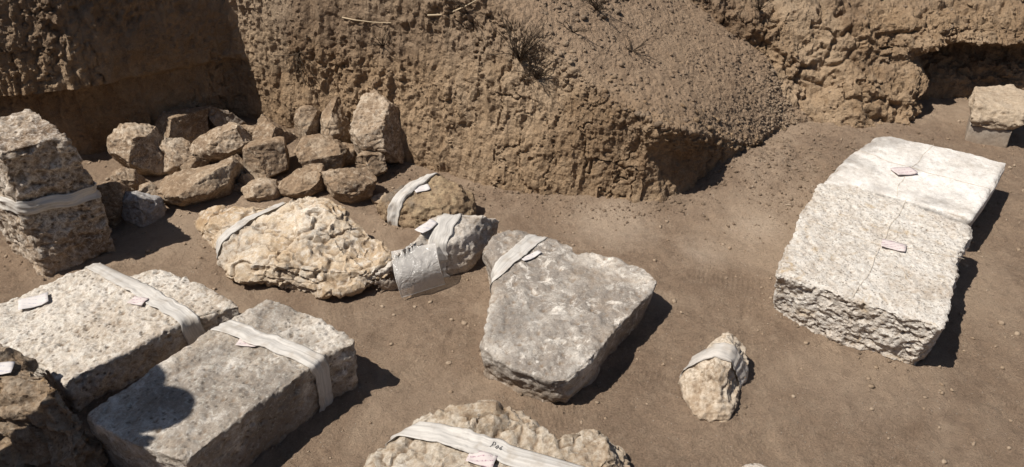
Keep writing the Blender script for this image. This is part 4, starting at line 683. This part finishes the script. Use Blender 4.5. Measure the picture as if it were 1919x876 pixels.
ROCK = [('r1', 1, 'large knobbly rounded rubble rock at the left, nearest the shaded wall'),
        ('r2', 0, 'flat-faced brown rock with a pale top edge against the shaded wall'),
        ('r3', 2, 'flat thin rock in the shaded corner at the back of the heap'),
        ('r4', 1, 'bright lit rock sloping up to the right below the shaded corner'),
        ('r5', 1, 'small pale rounded rock tucked right of the large knobbly rock'),
        ('r6', 0, 'long wedge rock with a dark right face at the front of the heap'),
        ('r7', 1, 'small pitted rock under the large knobbly rock'),
        ('r8', 0, 'jagged brown rock half hidden beside the tall upright block'),
        ('r9', 3, 'bluish grey angular rock near the foot of the tall upright block'),
        ('r10', 1, 'little rock between the bluish grey rock and the long wedge rock'),
        ('r11', 0, 'peaked rock with a lit left side and dark right side, back of the heap'),
        ('r12', 0, 'squarish rock with a tapering base in the middle of the heap'),
        ('r13', 0, 'tiny flat rock under the squarish middle rock'),
        ('r14', 1, 'low flat rock in front of the squarish middle rock'),
        ('r15', 0, 'narrow upright rock leaning on the cut wall'),
        ('r16', 0, 'lumpy two-knobbed rock leaning on the wall beside the tall pale rock'),
        ('r17', 0, 'rounded boulder below the two-knobbed rock'),
        ('r18', 0, 'small humped rock just behind the ochre boulder'),
        ('r19', 0, 'broad flat-topped brown rock at the right front of the heap'),
        ('r20', 1, 'tallest pale rock standing against the cut wall, right end of the heap'),
        ('r21', 0, 'small slanting rock at the foot of the tallest pale rock'),
        ('r22', 0, 'small rock wedged in the gap left of the squarish middle rock'),
        ('r23', 0, 'small shaded rock in the gap left of the tallest pale rock'),
        ('r25', 1, 'small pale chip lying before the heap, left of the long wedge rock'),
        ('r26', 0, 'small brown stone beside the right end of the long wedge rock'),
        ('r27', 1, 'small pale stone between the flat-topped rock and the brown strapped stone'),
        ('r28', 0, 'small dark stone in the shaded corner above the bright sloping rock'),
        ('r24', 0, 'small shaded rock wedged above the long wedge rock')]
for key, mi, lab in ROCK:
    big_one = key in ('r1', 'r20', 'r6', 'r4', 'r19')
    stone('rubble_rock', key, M_R[mi], lab, 'rock', 0.005, 'rubble heap by the cut wall', soft=0, big=0.005, mid=0.0055, fine=0.003, plates=0.008, chip=0.15, sharp=28, cuts=9, cut_depth=0.34 if big_one else 0.5, grow=1.26 if big_one else 1.45, crevice=0.005, pits=(0.005 if mi == 1 else 0.002), pit_scale=40)

# two pieces stacked at the far right
M_CONC = stone_mat('grey_cut_block', (0.36, 0.315, 0.265), (0.30, 0.255, 0.21), (0.24, 0.2, 0.16), big=3, speck=60, pit=0.1, relief=0.001)
M_TOP = stone_mat('tan_worked_stone', (0.5, 0.405, 0.30), (0.42, 0.33, 0.235), (0.3, 0.22, 0.15), big=4, speck=40, pit=0.3, relief=0.003)
RINGS['lowblock'] = [[(2.125, 3.27, -0.03), (2.29, 3.20, -0.03), (2.42, 3.42, -0.03), (2.25, 3.49, -0.03)], [(2.125, 3.275, 0.088), (2.285, 3.205, 0.088), (2.41, 3.42, 0.088), (2.25, 3.49, 0.088)]]
RINGS['topstone'] = [[(2.13, 3.26, 0.086), (2.20, 3.235, 0.083), (2.29, 3.215, 0.086), (2.41, 3.40, 0.086), (2.38, 3.47, 0.086), (2.26, 3.50, 0.086)],
                     [(2.105, 3.26, 0.13), (2.20, 3.22, 0.125), (2.31, 3.19, 0.13), (2.44, 3.38, 0.13), (2.40, 3.49, 0.14), (2.22, 3.50, 0.15)],
                     [(2.125, 3.29, 0.185), (2.215, 3.255, 0.185), (2.32, 3.215, 0.185), (2.455, 3.40, 0.185), (2.41, 3.50, 0.185), (2.24, 3.51, 0.185)]]
stone('cut_block', 'lowblock', M_CONC, 'smooth grey squared block under the tan stone at far right', 'stone block', 0.005, soft=1, big=0.003, mid=0.002, fine=0.001, chip=0.4)
stone('worked_stone', 'topstone', M_TOP, 'rough tan worked stone resting on the grey block at far right', 'stone', 0.005, soft=1, big=0.005, mid=0.007, fine=0.003, layer=0.010, chip=0.8, rough_side=0.010)

# ------------------------------------------------------------------ tied strips, tags, strings
def tape_mat(name, c, wr=0.0015, rough=0.6):
    t = NT(name)
    n = t.noise(22, 5, 0.6)
    col = t.mix(t.rng(n, 0.35, 0.7), tuple(k * 0.8 for k in c), c)
    nb = t.bump(t.noise(60, 4, 0.6), wr, 0.6)
    m = t.done(col, rough, nb)
    t.b.inputs['Specular IOR Level'].default_value = 0.35
    return m
def strip_mat(name, c):
    t = NT(name)
    an = t.n.new('ShaderNodeAttribute'); an.attribute_name = 'strip'; v = an.outputs['Vector']
    fold = t.noise(1.0, 4, 0.6, 0.3, co=v)
    wv_ = t.noise(26, 3, 0.6)
    col = t.mix(t.rng(fold, 0.38, 0.6), tuple(k * 0.8 for k in c), c)
    col = t.mix(t.math('MULTIPLY', t.rng(wv_, 0.5, 0.72), 0.5), col, (0.36, 0.29, 0.215))
    nb = t.bump(fold, 0.005, 0.7)
    nb = t.bump(t.noise(420, 2, 0.5), 0.0008, 0.6, nb)
    m = t.done(col, 0.55, nb)
    t.b.inputs['Specular IOR Level'].default_value = 0.35
    tl = t.n.new('ShaderNodeBsdfTranslucent'); t.L(col, tl.inputs[0])
    mx_ = t.n.new('ShaderNodeMixShader'); mx_.inputs[0].default_value = 0.12
    tp = t.n.new('ShaderNodeBsdfTransparent'); mx2 = t.n.new('ShaderNodeMixShader'); mx2.inputs[0].default_value = 0.16
    t.L(t.b.outputs[0], mx_.inputs[1]); t.L(tl.outputs[0], mx_.inputs[2])
    t.L(mx_.outputs[0], mx2.inputs[1]); t.L(tp.outputs[0], mx2.inputs[2]); t.L(mx2.outputs[0], t.n['Material Output'].inputs[0])
    return m
M_TAPE = strip_mat('white_strip', (0.68, 0.64, 0.585))
M_TAPE2 = strip_mat('grey_strip', (0.62, 0.575, 0.52))
def wrap(stone_o, center, axis, width, ncross=11, nang=150, off=0.003, mat=None, wrinkle=0.0055, name='tied_strip', seed=1, bunch=None):
    """taut strip round a stone in the plane through center perpendicular to axis"""
    bv = bvh_of(stone_o)
    a = Vector(axis).normalized()
    u = a.cross(Vector((0, 0, 1)))
    u = Vector((1, 0, 0)) if u.length < 0.05 else u.normalized()
    w = u.cross(a).normalized()
    rows = []
    for j in range(ncross):
        c = Vector(center) + a * (width * (j / (ncross - 1) - 0.5))
        pts = []
        for k in range(nang * 2):
            th = 2 * math.pi * k / (nang * 2)
            d = u * math.cos(th) + w * math.sin(th)
            h = bv.ray_cast(c + d * 2.0, -d, 2.0)
            if h[0] is not None:
                r = h[0] - c
                pts.append((r.dot(u), r.dot(w)))
        if len(pts) < 8: continue
        pts = sorted(set((round(x, 5), round(y, 5)) for x, y in pts))
        def half(ps):
            o = []
            for p in ps:
                while len(o) > 1 and (o[-1][0] - o[-2][0]) * (p[1] - o[-2][1]) - (o[-1][1] - o[-2][1]) * (p[0] - o[-2][0]) <= 0: o.pop()
                o.append(p)
            return o[:-1]
        hull = half(pts) + half(pts[::-1])
        row = []
        for k in range(nang):
            th = 2 * math.pi * k / nang
            dx, dy = math.cos(th), math.sin(th); best = 0
            for (x1, y1), (x2, y2) in zip(hull, hull[1:] + hull[:1]):
                ex, ey = x2 - x1, y2 - y1
                den = dx * ey - dy * ex
                if abs(den) < 1e-12: continue
                t = (x1 * ey - y1 * ex) / den; s = (x1 * dy - y1 * dx) / den
                if t > 0 and -1e-6 <= s <= 1 + 1e-6: best = max(best, t)
            best += off
            row.append((c, u * dx + w * dy, best))
        rows.append(row)
    nc = len(rows)
    P = np.array([[list(c + d * r) for (c, d, r) in row] for row in rows])
    nrm = np.array([[list(d) for (c, d, r) in row] for row in rows])
    flat = P.reshape(-1, 3)
    wob = fbm(np.stack([np.repeat(np.arange(nc) * 0.9, nang), np.tile(np.cos(np.arange(nang) / nang * 6.28) * 2.5, nc), np.tile(np.sin(np.arange(nang) / nang * 6.28) * 2.5, nc)], 1) + seed, 3, seed)
    P = (flat + nrm.reshape(-1, 3) * ((np.clip(wob, -0.4, 1) + 0.4) * wrinkle)[:, None])
    A = np.array(a); edge = fbm(np.stack([np.cos(np.arange(nang) / nang * 6.28) * 4, np.sin(np.arange(nang) / nang * 6.28) * 4, np.zeros(nang) + seed], 1), 3, seed + 2)
    P = P.reshape(nc, nang, 3)
    for j in range(nc):
        P[j] += A[None] * (edge * width * 0.16)[:, None]
        if bunch is not None:
            ph = np.arange(nang) / nang
            k = 1 - bunch[0] * np.exp(-((ph - bunch[1]) / bunch[2]) ** 2)
            P[j] += A[None] * ((1 - k) * -width * (j / (nc - 1) - 0.5))[:, None]
    UVW = np.stack([np.repeat(np.arange(nc) / (nc - 1), nang) * 9 + seed * 3.1, np.tile(np.abs(np.arange(nang) / nang - 0.5) * 7, nc), np.zeros(nc * nang)], 1)
    F = []
    for j in range(nc - 1):
        for k in range(nang):
            F.append((j * nang + k, j * nang + (k + 1) % nang, (j + 1) * nang + (k + 1) % nang, (j + 1) * nang + k))
    me = mesh_np(name, P.reshape(-1, 3), F)
    at = me.attributes.new('strip', 'FLOAT_VECTOR', 'POINT'); at.data.foreach_set('vector', UVW.astype(np.float32).ravel())
    o = link(name, me, mat or M_TAPE, stone_o)
    so = o.modifiers.new('t', 'SOLIDIFY'); so.thickness = 0.0006; so.offset = 1
    return o
def perp(p, q):
    d = Vector((q[0] - p[0], q[1] - p[1], 0)).normalized()
    return d
def mid(p, q, z): return ((p[0] + q[0]) / 2, (p[1] + q[1]) / 2, z)
wrap(S['A'], (-1.67, 2.37, 0.265), (0.02, 0.1, 1), 0.05, seed=2)
# strips run along p->q across the top; axis is the horizontal perpendicular
def across(st, p, q, z, width, **kw):
    d = Vector((q[0] - p[0], q[1] - p[1], 0)).normalized()
    return wrap(S[st], mid(p, q, z), (-d.y, d.x, 0), width, **kw)
across('B', (-1.279, 2.022), (-0.982, 1.82), 0.05, 0.058, seed=3)
across('C', (-0.85, 1.735), (-0.53, 1.58), 0.08, 0.055, seed=4)
across('E', (-0.85, 2.50), (-1.08, 2.27), 0.04, 0.035, seed=5, wrinkle=0.004)
across('F', (-0.31, 2.74), (-0.45, 2.56), 0.04, 0.045, seed=6, wrinkle=0.006)
across('G', (-0.215, 2.36), (-0.27, 2.18), 0.06, 0.065, seed=7, wrinkle=0.004)
across('H', (0.10, 2.27), (-0.05, 2.06), 0.07, 0.055, seed=8, wrinkle=0.003)
across('I', (0.53, 1.70), (0.70, 1.66), 0.04, 0.05, seed=9, mat=M_TAPE2, wrinkle=0.004)
tapeL = across('L', (-0.299, 1.397), (0.053, 1.283), 0.05, 0.06, seed=10)

def tag_mat(name, c, ink):
    t = NT(name)
    w = t.n.new('ShaderNodeTexWave'); w.wave_type = 'BANDS'; w.bands_direction = 'Y'; w.inputs['Scale'].default_value = 22; w.inputs['Distortion'].default_value = 0.5
    t.L(t.co, w.inputs['Vector'])
    n = t.noise(170, 3, 0.7)
    m = t.math('MULTIPLY', t.rng(w.outputs['Fac'], 0.75, 0.9), t.rng(n, 0.45, 0.6))
    return t.done(t.mix(t.math('MULTIPLY', m, 0.75), c, ink), 0.7)
M_TAGP = tag_mat('pink_paper', (0.52, 0.455, 0.43), (0.25, 0.1, 0.16))
M_TAGW = tag_mat('white_paper', (0.54, 0.50, 0.475), (0.3, 0.3, 0.36))
def paper_tag(st, x, y, ang, w, l, mat, label, curl=0.25, lift=0.008):
    bv = bvh_of(S[st])
    h = bv.ray_cast(Vector((x, y, 2)), Vector((0, 0, -1)))
    z, nrm = (h[0].z, Vector((0, 0, 1))) if h[0] else (0.1, Vector((0, 0, 1)))
    V, F = [], []
    nx, ny = 9, 7
    zmax = z
    for i in range(nx):
        for j in range(ny):
            a = (i / (nx - 1) - 0.5) * l; b = (j / (ny - 1) - 0.5) * w
            wx, wy = math.cos(ang) * a - math.sin(ang) * b, math.sin(ang) * a + math.cos(ang) * b
            hh = bv.ray_cast(Vector((x + wx, y + wy, 2)), Vector((0, 0, -1)))
            zz_ = max(hh[0].z, z - 0.012) if hh[0] else z - 0.012
            zc = 0.6 * z + 0.4 * zz_ + lift + curl * 0.5 * a * a / l * (1 if a > 0 else 0.3) + 0.002 * math.sin(b * 90 + a * 60)
            V.append((wx, wy, max(zc, zz_ + 0.004) - z))
    for i in range(nx - 1):
        for j in range(ny - 1):
            q = i * ny + j
            F.append((q, q + ny, q + ny + 1, q + 1))
    o = link('paper_tag', mesh_np('paper_tag', V, F), mat)
    o.location = (x, y, z)
    so = o.modifiers.new('t', 'SOLIDIFY'); so.thickness = 0.0004
    tag(o, label, 'paper tag', 'find labels on the stones')
    return o
paper_tag('B', -1.165, 1.895, -0.3, 0.035, 0.055, M_TAGP, 'pink paper slip beside the strip on the pale pitted flat block')
paper_tag('B', -1.50, 1.905, 0.5, 0.06, 0.085, M_TAGW, 'folded white slip near the left end of the pale pitted flat block', curl=0.5)
paper_tag('C', -0.745, 1.66, -0.1, 0.04, 0.065, M_TAGP, 'pink paper slip beside the strip on the long grey block')
paper_tag('D', -1.335, 1.49, 0.2, 0.04, 0.06, M_TAGW, 'white slip on top of the dark block at the bottom left corner')
paper_tag('J', 1.27, 2.125, -0.5, 0.05, 0.075, M_TAGP, 'pinkish slip at the crossed strings of the thick pitted slab')
paper_tag('K', 1.54, 2.67, 0.15, 0.055, 0.085, M_TAGP, 'pinkish slip at the crossed strings of the smoother rear slab')
paper_tag('H', 0.065, 2.14, 0.6, 0.02, 0.075, M_TAGW, 'narrow white slip under the strip on the grey five-sided slab')
paper_tag('F', -0.355, 2.63, 0.4, 0.045, 0.06, M_TAGW, 'white slip beside the bent strip on the straw-brown stone')
paper_tag('G', -0.30, 2.27, 0.9, 0.04, 0.075, M_TAGW, 'white slip tucked under the strip on the pointed grey stone')
paper_tag('L', -0.075, 1.285, -0.3, 0.04, 0.07, M_TAGP, 'pinkish slip under the written strip at the bottom edge')

M_STR = NT('jute_string').done((0.52, 0.44, 0.34), 0.9)
def string_on(st, pts, r=0.0007):
    bv = bvh_of(S[st])
    P = []
    for (a, b) in zip(pts, pts[1:]):
        n = 30
        for k in range(n):
            x, y = a[0] + (b[0] - a[0]) * k / n, a[1] + (b[1] - a[1]) * k / n
            x += 0.006 * math.sin(k * 0.21 + a[0] * 9); y += 0.003 * math.sin(k * 0.47 + a[1] * 5)
            h = bv.ray_cast(Vector((x, y, 2)), Vector((0, 0, -1)))
            if h[0] is not None: P.append(Vector((x, y, h[0].z)))
    if len(P) < 2: return
    Q = []
    for i, p in enumerate(P):
        lo, hi = max(0, i - 3), min(len(P), i + 4)
        Q.append(Vector((p.x, p.y, max(q.z for q in P[lo:hi]) + r * 0.6)))
    return tube('string', Q, r, M_STR, S[st])
def tube(name, Q, r, mat, parent=None, taper=None, sides=5):
    V, F = [], []
    for i, p in enumerate(Q):
        t = (Q[min(i + 1, len(Q) - 1)] - Q[max(i - 1, 0)]).normalized()
        s = t.cross(Vector((0, 0, 1)))
        s = Vector((1, 0, 0)) if s.length < 1e-3 else s.normalized()
        w = s.cross(t)
        rr = r if taper is None else r + (taper - r) * i / (len(Q) - 1)
        for k in range(sides):
            th = 2 * math.pi * k / sides
            V.append(p + (s * math.cos(th) + w * math.sin(th)) * rr)
    for i in range(len(Q) - 1):
        for k in range(sides):
            F.append((i * sides + k, i * sides + (k + 1) % sides, (i + 1) * sides + (k + 1) % sides, (i + 1) * sides + k))
    if name is None: return V, F
    return link(name, mesh_np(name, V, F), mat, parent)
string_on('J', [(1.44, 2.43), (1.24, 2.14), (1.00, 1.80)])
string_on('J', [(1.04, 2.29), (1.24, 2.14), (1.60, 2.00)])
string_on('K', [(1.78, 2.92), (1.54, 2.66), (1.43, 2.48)])
string_on('K', [(1.42, 2.86), (1.56, 2.72), (1.86, 2.50)])

# handwriting on the bottom strip: P and two digits
M_INK = NT('pen_ink').done((0.03, 0.03, 0.035), 0.6)
bvL = BVHTree.FromPolygons([v.co.copy() for v in tapeL.data.vertices], [tuple(p.vertices) for p in tapeL.data.polygons])
O = Vector((-0.055, 1.318, 0)); ex = Vector((0.95, -0.31, 0)).normalized(); ey = Vector((-ex.y, ex.x, 0))
glyphs = [[(0, 0), (0.25, 1), (0.55, 1.0), (0.62, 0.72), (0.2, 0.55)], [(1.05, 0.75), (0.85, 0.5), (0.85, 0.15), (1.05, 0.05), (1.2, 0.3), (1.15, 0.65), (1.05, 0.75)], [(1.75, 0.8), (1.5, 0.45), (1.5, 0.1), (1.75, 0.05), (1.8, 0.3), (1.55, 0.38)]]
for g in glyphs:
    Q = []
    for (a, b) in zip(g, g[1:]):
        for k in range(6):
            u_, v_ = a[0] + (b[0] - a[0]) * k / 6, a[1] + (b[1] - a[1]) * k / 6
            p = O + ex * (u_ * 0.016) + ey * (v_ * 0.018)
            h = bvL.ray_cast(Vector((p.x, p.y, 2)), Vector((0, 0, -1)))
            if h[0] is not None: Q.append(Vector((p.x, p.y, h[0].z + 0.0016)))
    if len(Q) > 2: tube('handwriting', Q, 0.0007, M_INK, S['L'], sides=4)

# clear plastic bag lying over the pointed stone
t = NT('clear_plastic')
t.b.inputs['Base Color'].default_value = (0.62, 0.585, 0.54, 1); t.b.inputs['Roughness'].default_value = 0.13
t.b.inputs['Specular IOR Level'].default_value = 0.6
t.L(t.bump(t.noise(34, 4, 0.6, 1.2), 0.012, 0.9), t.b.inputs['Normal'])
tr = t.n.new('ShaderNodeBsdfTransparent'); mx = t.n.new('ShaderNodeMixShader'); mx.inputs[0].default_value = 0.57
out_n = t.n['Material Output']
t.L(t.b.outputs[0], mx.inputs[1]); t.L(tr.outputs[0], mx.inputs[2]); t.L(mx.outputs[0], out_n.inputs[0])
M_BAG = t.m
bvG = bvh_of(S['G'])
BA, BB, BC, BD = Vector((-0.415, 2.185, 0.13)), Vector((-0.265, 2.215, 0.145)), Vector((-0.233, 2.155, 0.012)), Vector((-0.375, 2.08, 0.012))
V, F = [], []
nx, ny = 22, 26
for side in (0, 1):
    for i in range(nx):
        for j in range(ny):
            a, b = i / (nx - 1), j / (ny - 1)
            p = (BA * (1 - a) + BB * a) * (1 - b) + (BD * (1 - a) + BC * a) * b
            p.y -= 0.035 * math.sin(math.pi * b) ; p.z += 0.02 * math.sin(math.pi * b)
            h = bvG.ray_cast(Vector((p.x, p.y - 0.0, 2)), Vector((0, 0, -1)))
            if h[0] is not None and h[0].z + 0.006 > p.z: p.z = h[0].z + 0.006
            p.z = max(p.z, 0.012)
            pill = 0.004 * math.sin(math.pi * a) * math.sin(math.pi * b)
            nz = fbm(np.array([[a * 4, b * 5, side * 3.0]]), 3, 3)[0] * 0.005
            p = p + Vector((0, -0.7, 0.7)) * (pill * (1 if side else -0.3) + nz * 0.6)
            V.append(p)
    for i in range(nx - 1):
        for j in range(ny - 1):
            q = side * nx * ny + i * ny + j
            F.append((q, q + ny, q + ny + 1, q + 1))
bag = link('plastic_bag', mesh_np('plastic_bag', V, F), M_BAG)
fr_ = [V[nx * ny + i * ny + (ny - 1)] for i in range(nx)]
tube('bag_seam', fr_, 0.0016, M_TAPE, bag, sides=5)
tube('bag_seam', [V[nx * ny + j] for j in range(ny)], 0.0011, M_TAPE, bag, sides=5)
tube('bag_seam', [V[nx * ny + (nx - 1) * ny + j] for j in range(ny)], 0.0011, M_TAPE, bag, sides=5)
tag(bag, 'clear plastic bag hanging over the tip of the pointed grey stone', 'plastic bag')

# ------------------------------------------------------------------ dry weeds on the banks
M_WEED = NT('dry_stem').done((0.06, 0.042, 0.027), 0.9)
M_ROOT = NT('pale_root').done((0.42, 0.33, 0.22), 0.9)
def weed(base, h, n, spread, label, mat, seed, droop=0.0):
    rr = random.Random(seed)
    V, F = [], []
    def add(Q, r, tp):
        v, f = tube(None, Q, r, None, taper=tp, sides=4)
        k = len(V); V.extend(v); F.extend([tuple(i + k for i in q) for q in f])
    for _ in range(n):
        a = rr.uniform(0, 6.28); lean = rr.uniform(0.1, spread)
        d = Vector((math.cos(a) * lean, math.sin(a) * lean - 0.25, 1 - droop * rr.uniform(0.5, 1.5))).normalized()
        L = h * rr.uniform(0.5, 1.0); Q = [Vector((0, 0, 0))]
        for k in range(6):
            d = (d + Vector((rr.uniform(-.25, .25), rr.uniform(-.25, .25), rr.uniform(-.2, .15)))).normalized()
            Q.append(Q[-1] + d * L / 6)
            if k > 1 and rr.random() < 0.75:
                e = (d + Vector((rr.uniform(-.9, .9), rr.uniform(-.9, .9), rr.uniform(-.2, .5)))).normalized()
                q = [Q[-1]]
                for _k in range(3): q.append(q[-1] + (e + Vector((rr.uniform(-.3, .3),) * 3)) * L * 0.09)
                add(q, 0.0016, 0.0006)
        add(Q, 0.0026, 0.0008)
    o = link('dry_weed', mesh_np('dry_weed', V, F), mat, smooth=False)
    o.location = base
    return tag(o, label, 'dry weed', 'dead weeds on the banks')
def surf_near(co, x, z=None, y=None):
    k = (co[:, 0] - x) ** 2 + (0 if z is None else (co[:, 2] - z) ** 2) + (0 if y is None else (co[:, 1] - y) ** 2)
    return tuple(co[int(np.argmin(k))])
weed(surf_near(coA, 0.03, z=0.52), 0.20, 30, 0.9, 'dark dry weed sprouting from the middle of the cut wall', M_WEED, 1)
weed(surf_near(coA, 0.10, z=0.46), 0.11, 14, 1.2, 'thin dry weed just right of the larger weed on the cut wall', M_WEED, 2)
weed(surf_near(coA, -0.95, z=0.42), 0.14, 16, 1.5, 'sparse dry roots hanging on the cut wall above the peaked rock', M_WEED, 3, droop=1.4)
weed(surf_near(coB, 0.88, z=0.60), 0.12, 30, 1.0, 'dark dry tuft at the top edge above the spoil slope', M_WEED, 4)
weed(surf_near(coB, 1.2, z=0.48), 0.08, 16, 1.0, 'small dry tuft on the upper bank right of the top-edge tuft', M_WEED, 5)
weed(surf_near(coA, 0.35, z=0.62, y=3.25), 0.10, 22, 1.1, 'low dry tuft along the upper rim of the spoil heap', M_WEED, 6)
for k_, (wx_, wz_, lab_) in enumerate([(0.25, 0.60, 'few dry stems standing at the crest of the cut wall'), (-0.2, 0.70, 'wispy dry stems hanging near the slanting pale root'), (-0.55, 0.5, 'thin dead stems on the cut wall above the tallest pale rock'), (0.5, 0.5, 'little dry sprig on the upper edge of the spoil slope')]):
    weed(surf_near(coA, wx_, z=wz_), 0.09, 9, 1.3, lab_, M_WEED, 20 + k_, droop=0.5)
weed(surf_near(coB, 2.75, z=0.36), 0.10, 30, 1.5, 'fringe of dry roots under the overhang at far right', M_WEED, 7, droop=1.6)

def root_line(pts, r, label):
    Q = [Vector(surf_near(coA, x, z=z)) + Vector((0, -0.006, 0.002)) for x, z in pts]
    Q2 = []
    for a, b in zip(Q, Q[1:]):
        Q2 += [a.lerp(b, k / 5) for k in range(5)]
    o = tube('bare_root', Q2 + [Q[-1]], r, M_ROOT, taper=r * 0.5)
    return tag(o, label, 'root', 'pale roots in the cut wall')
root_line([(-0.34, 0.655), (-0.29, 0.66), (-0.24, 0.675), (-0.19, 0.695), (-0.14, 0.725)], 0.005, 'pale bare root slanting up across the top of the cut wall')
root_line([(-0.72, 0.60), (-0.66, 0.602), (-0.58, 0.598), (-0.50, 0.605)], 0.0035, 'thin pale root lying level in the cut wall, left of the slanting root')

# ------------------------------------------------------------------ bystander left of the frame, whose shadow falls on the long block
def person(loc, rz):
    root = bpy.data.objects.new('person', None); COL.objects.link(root)
    bm_v = [(0, 0, 0.95, .15, .11), (0, 0, 1.12, .14, .10), (0, 0, 1.30, .17, .11), (0, 0, 1.42, .13, .085), (.03, -.02, 1.45, .06, .06), (.05, -.05, 1.48, .072, .085), (.06, -.045, 1.565, .07, .085)]
    E = [(i, i + 1) for i in range(6)]
    def chain(root_i, pts):
        p = root_i
        for q in pts:
            bm_v.append(q); E.append((p, len(bm_v) - 1)); p = len(bm_v) - 1
    for s in (-1, 1):
        chain(3, [(s * .19, 0, 1.445, .07, .07), (s * .32, .02, 1.16, .05, .05), (s * .16, -.17, 1.05, .034, .034), (s * .11, -.24, 1.09, .035, .022)])
        hand = len(bm_v) - 1
        for k in range(4):
            x = s * (.11 - .028 + k * .017)
            chain(hand, [(x, -.30, 1.115, .009, .009), (x, -.325, 1.095 + .004 * k, .008, .008)])
        chain(hand, [(s * .075, -.27, 1.105, .01, .01), (s * .06, -.285, 1.12, .009, .009)])
        chain(0, [(s * .10, 0, .86, .09, .095), (s * .105, -.01, .5, .058, .062), (s * .105, .01, .1, .04, .045), (s * .11, -.10, .035, .04, .035), (s * .115, -.17, .03, .035, .028)])
    me = bpy.data.meshes.new('body')
    me.from_pydata([v[:3] for v in bm_v], E, [])
    o = bpy.data.objects.new('body', me); COL.objects.link(o)
    sk = o.modifiers.new('skin', 'SKIN'); ss = o.modifiers.new('sub', 'SUBSURF'); ss.levels = 2
    for i, v in enumerate(bm_v): me.skin_vertices[0].data[i].radius = (v[3], v[4])
    me.skin_vertices[0].data[0].use_root = True
    dg = bpy.context.evaluated_depsgraph_get()
    b = bpy.data.meshes.new_from_object(o.evaluated_get(dg)); bpy.data.objects.remove(o)
    shirt = tape_mat('shirt_cloth', (0.25, 0.3, 0.36)); trous = tape_mat('trouser_cloth', (0.12, 0.12, 0.14)); skin = tape_mat('skin', (0.5, 0.32, 0.24)); shoe = tape_mat('shoe_leather', (0.08, 0.06, 0.05))
    body = link('body', b, None, root)
    for m_ in (skin, shirt, trous, shoe): b.materials.append(m_)
    for p in b.polygons:
        c = p.center
        p.material_index = 3 if c.z < 0.09 else 2 if c.z < 0.97 and abs(c.y) < .16 else 1 if c.z < 1.45 and not (c.y < -.10 and c.z < 1.2) else 0
    hm = bmesh.new(); bmesh.ops.create_uvsphere(hm, u_segments=20, v_segments=12, radius=1)
    for v in hm.verts:
        v.co = Vector((v.co.x * .082 + .055, v.co.y * .10 - .031, v.co.z * .09 + 1.57))
    bmesh.ops.delete(hm, geom=[v for v in hm.verts if v.co.z < 1.505 or (v.co.y < -.085 and v.co.z < 1.585)], context='VERTS')
    hme = bpy.data.meshes.new('hair'); hm.to_mesh(hme); hm.free()
    link('hair', hme, tape_mat('hair', (0.05, 0.035, 0.025)), root)
    eye_m = NT('eye').done((.6, .58, .55), .3)
    for s in (-1, 1):
        fm = bmesh.new()
        r = bmesh.ops.create_uvsphere(fm, u_segments=8, v_segments=6, radius=.011)
        bmesh.ops.translate(fm, verts=r['verts'], vec=(s * .03 + .052, -.123, 1.53))
        fme = bpy.data.meshes.new('eye'); fm.to_mesh(fme); fm.free()
        link('eye', fme, eye_m, root)
    root.location = loc; root.rotation_euler = (0, 0, rz)
    tag(root, 'standing person beyond the left edge whose shadow falls on the long grey block', 'person')
    return root
person((-1.745, 1.055, 0.0), math.radians(75))
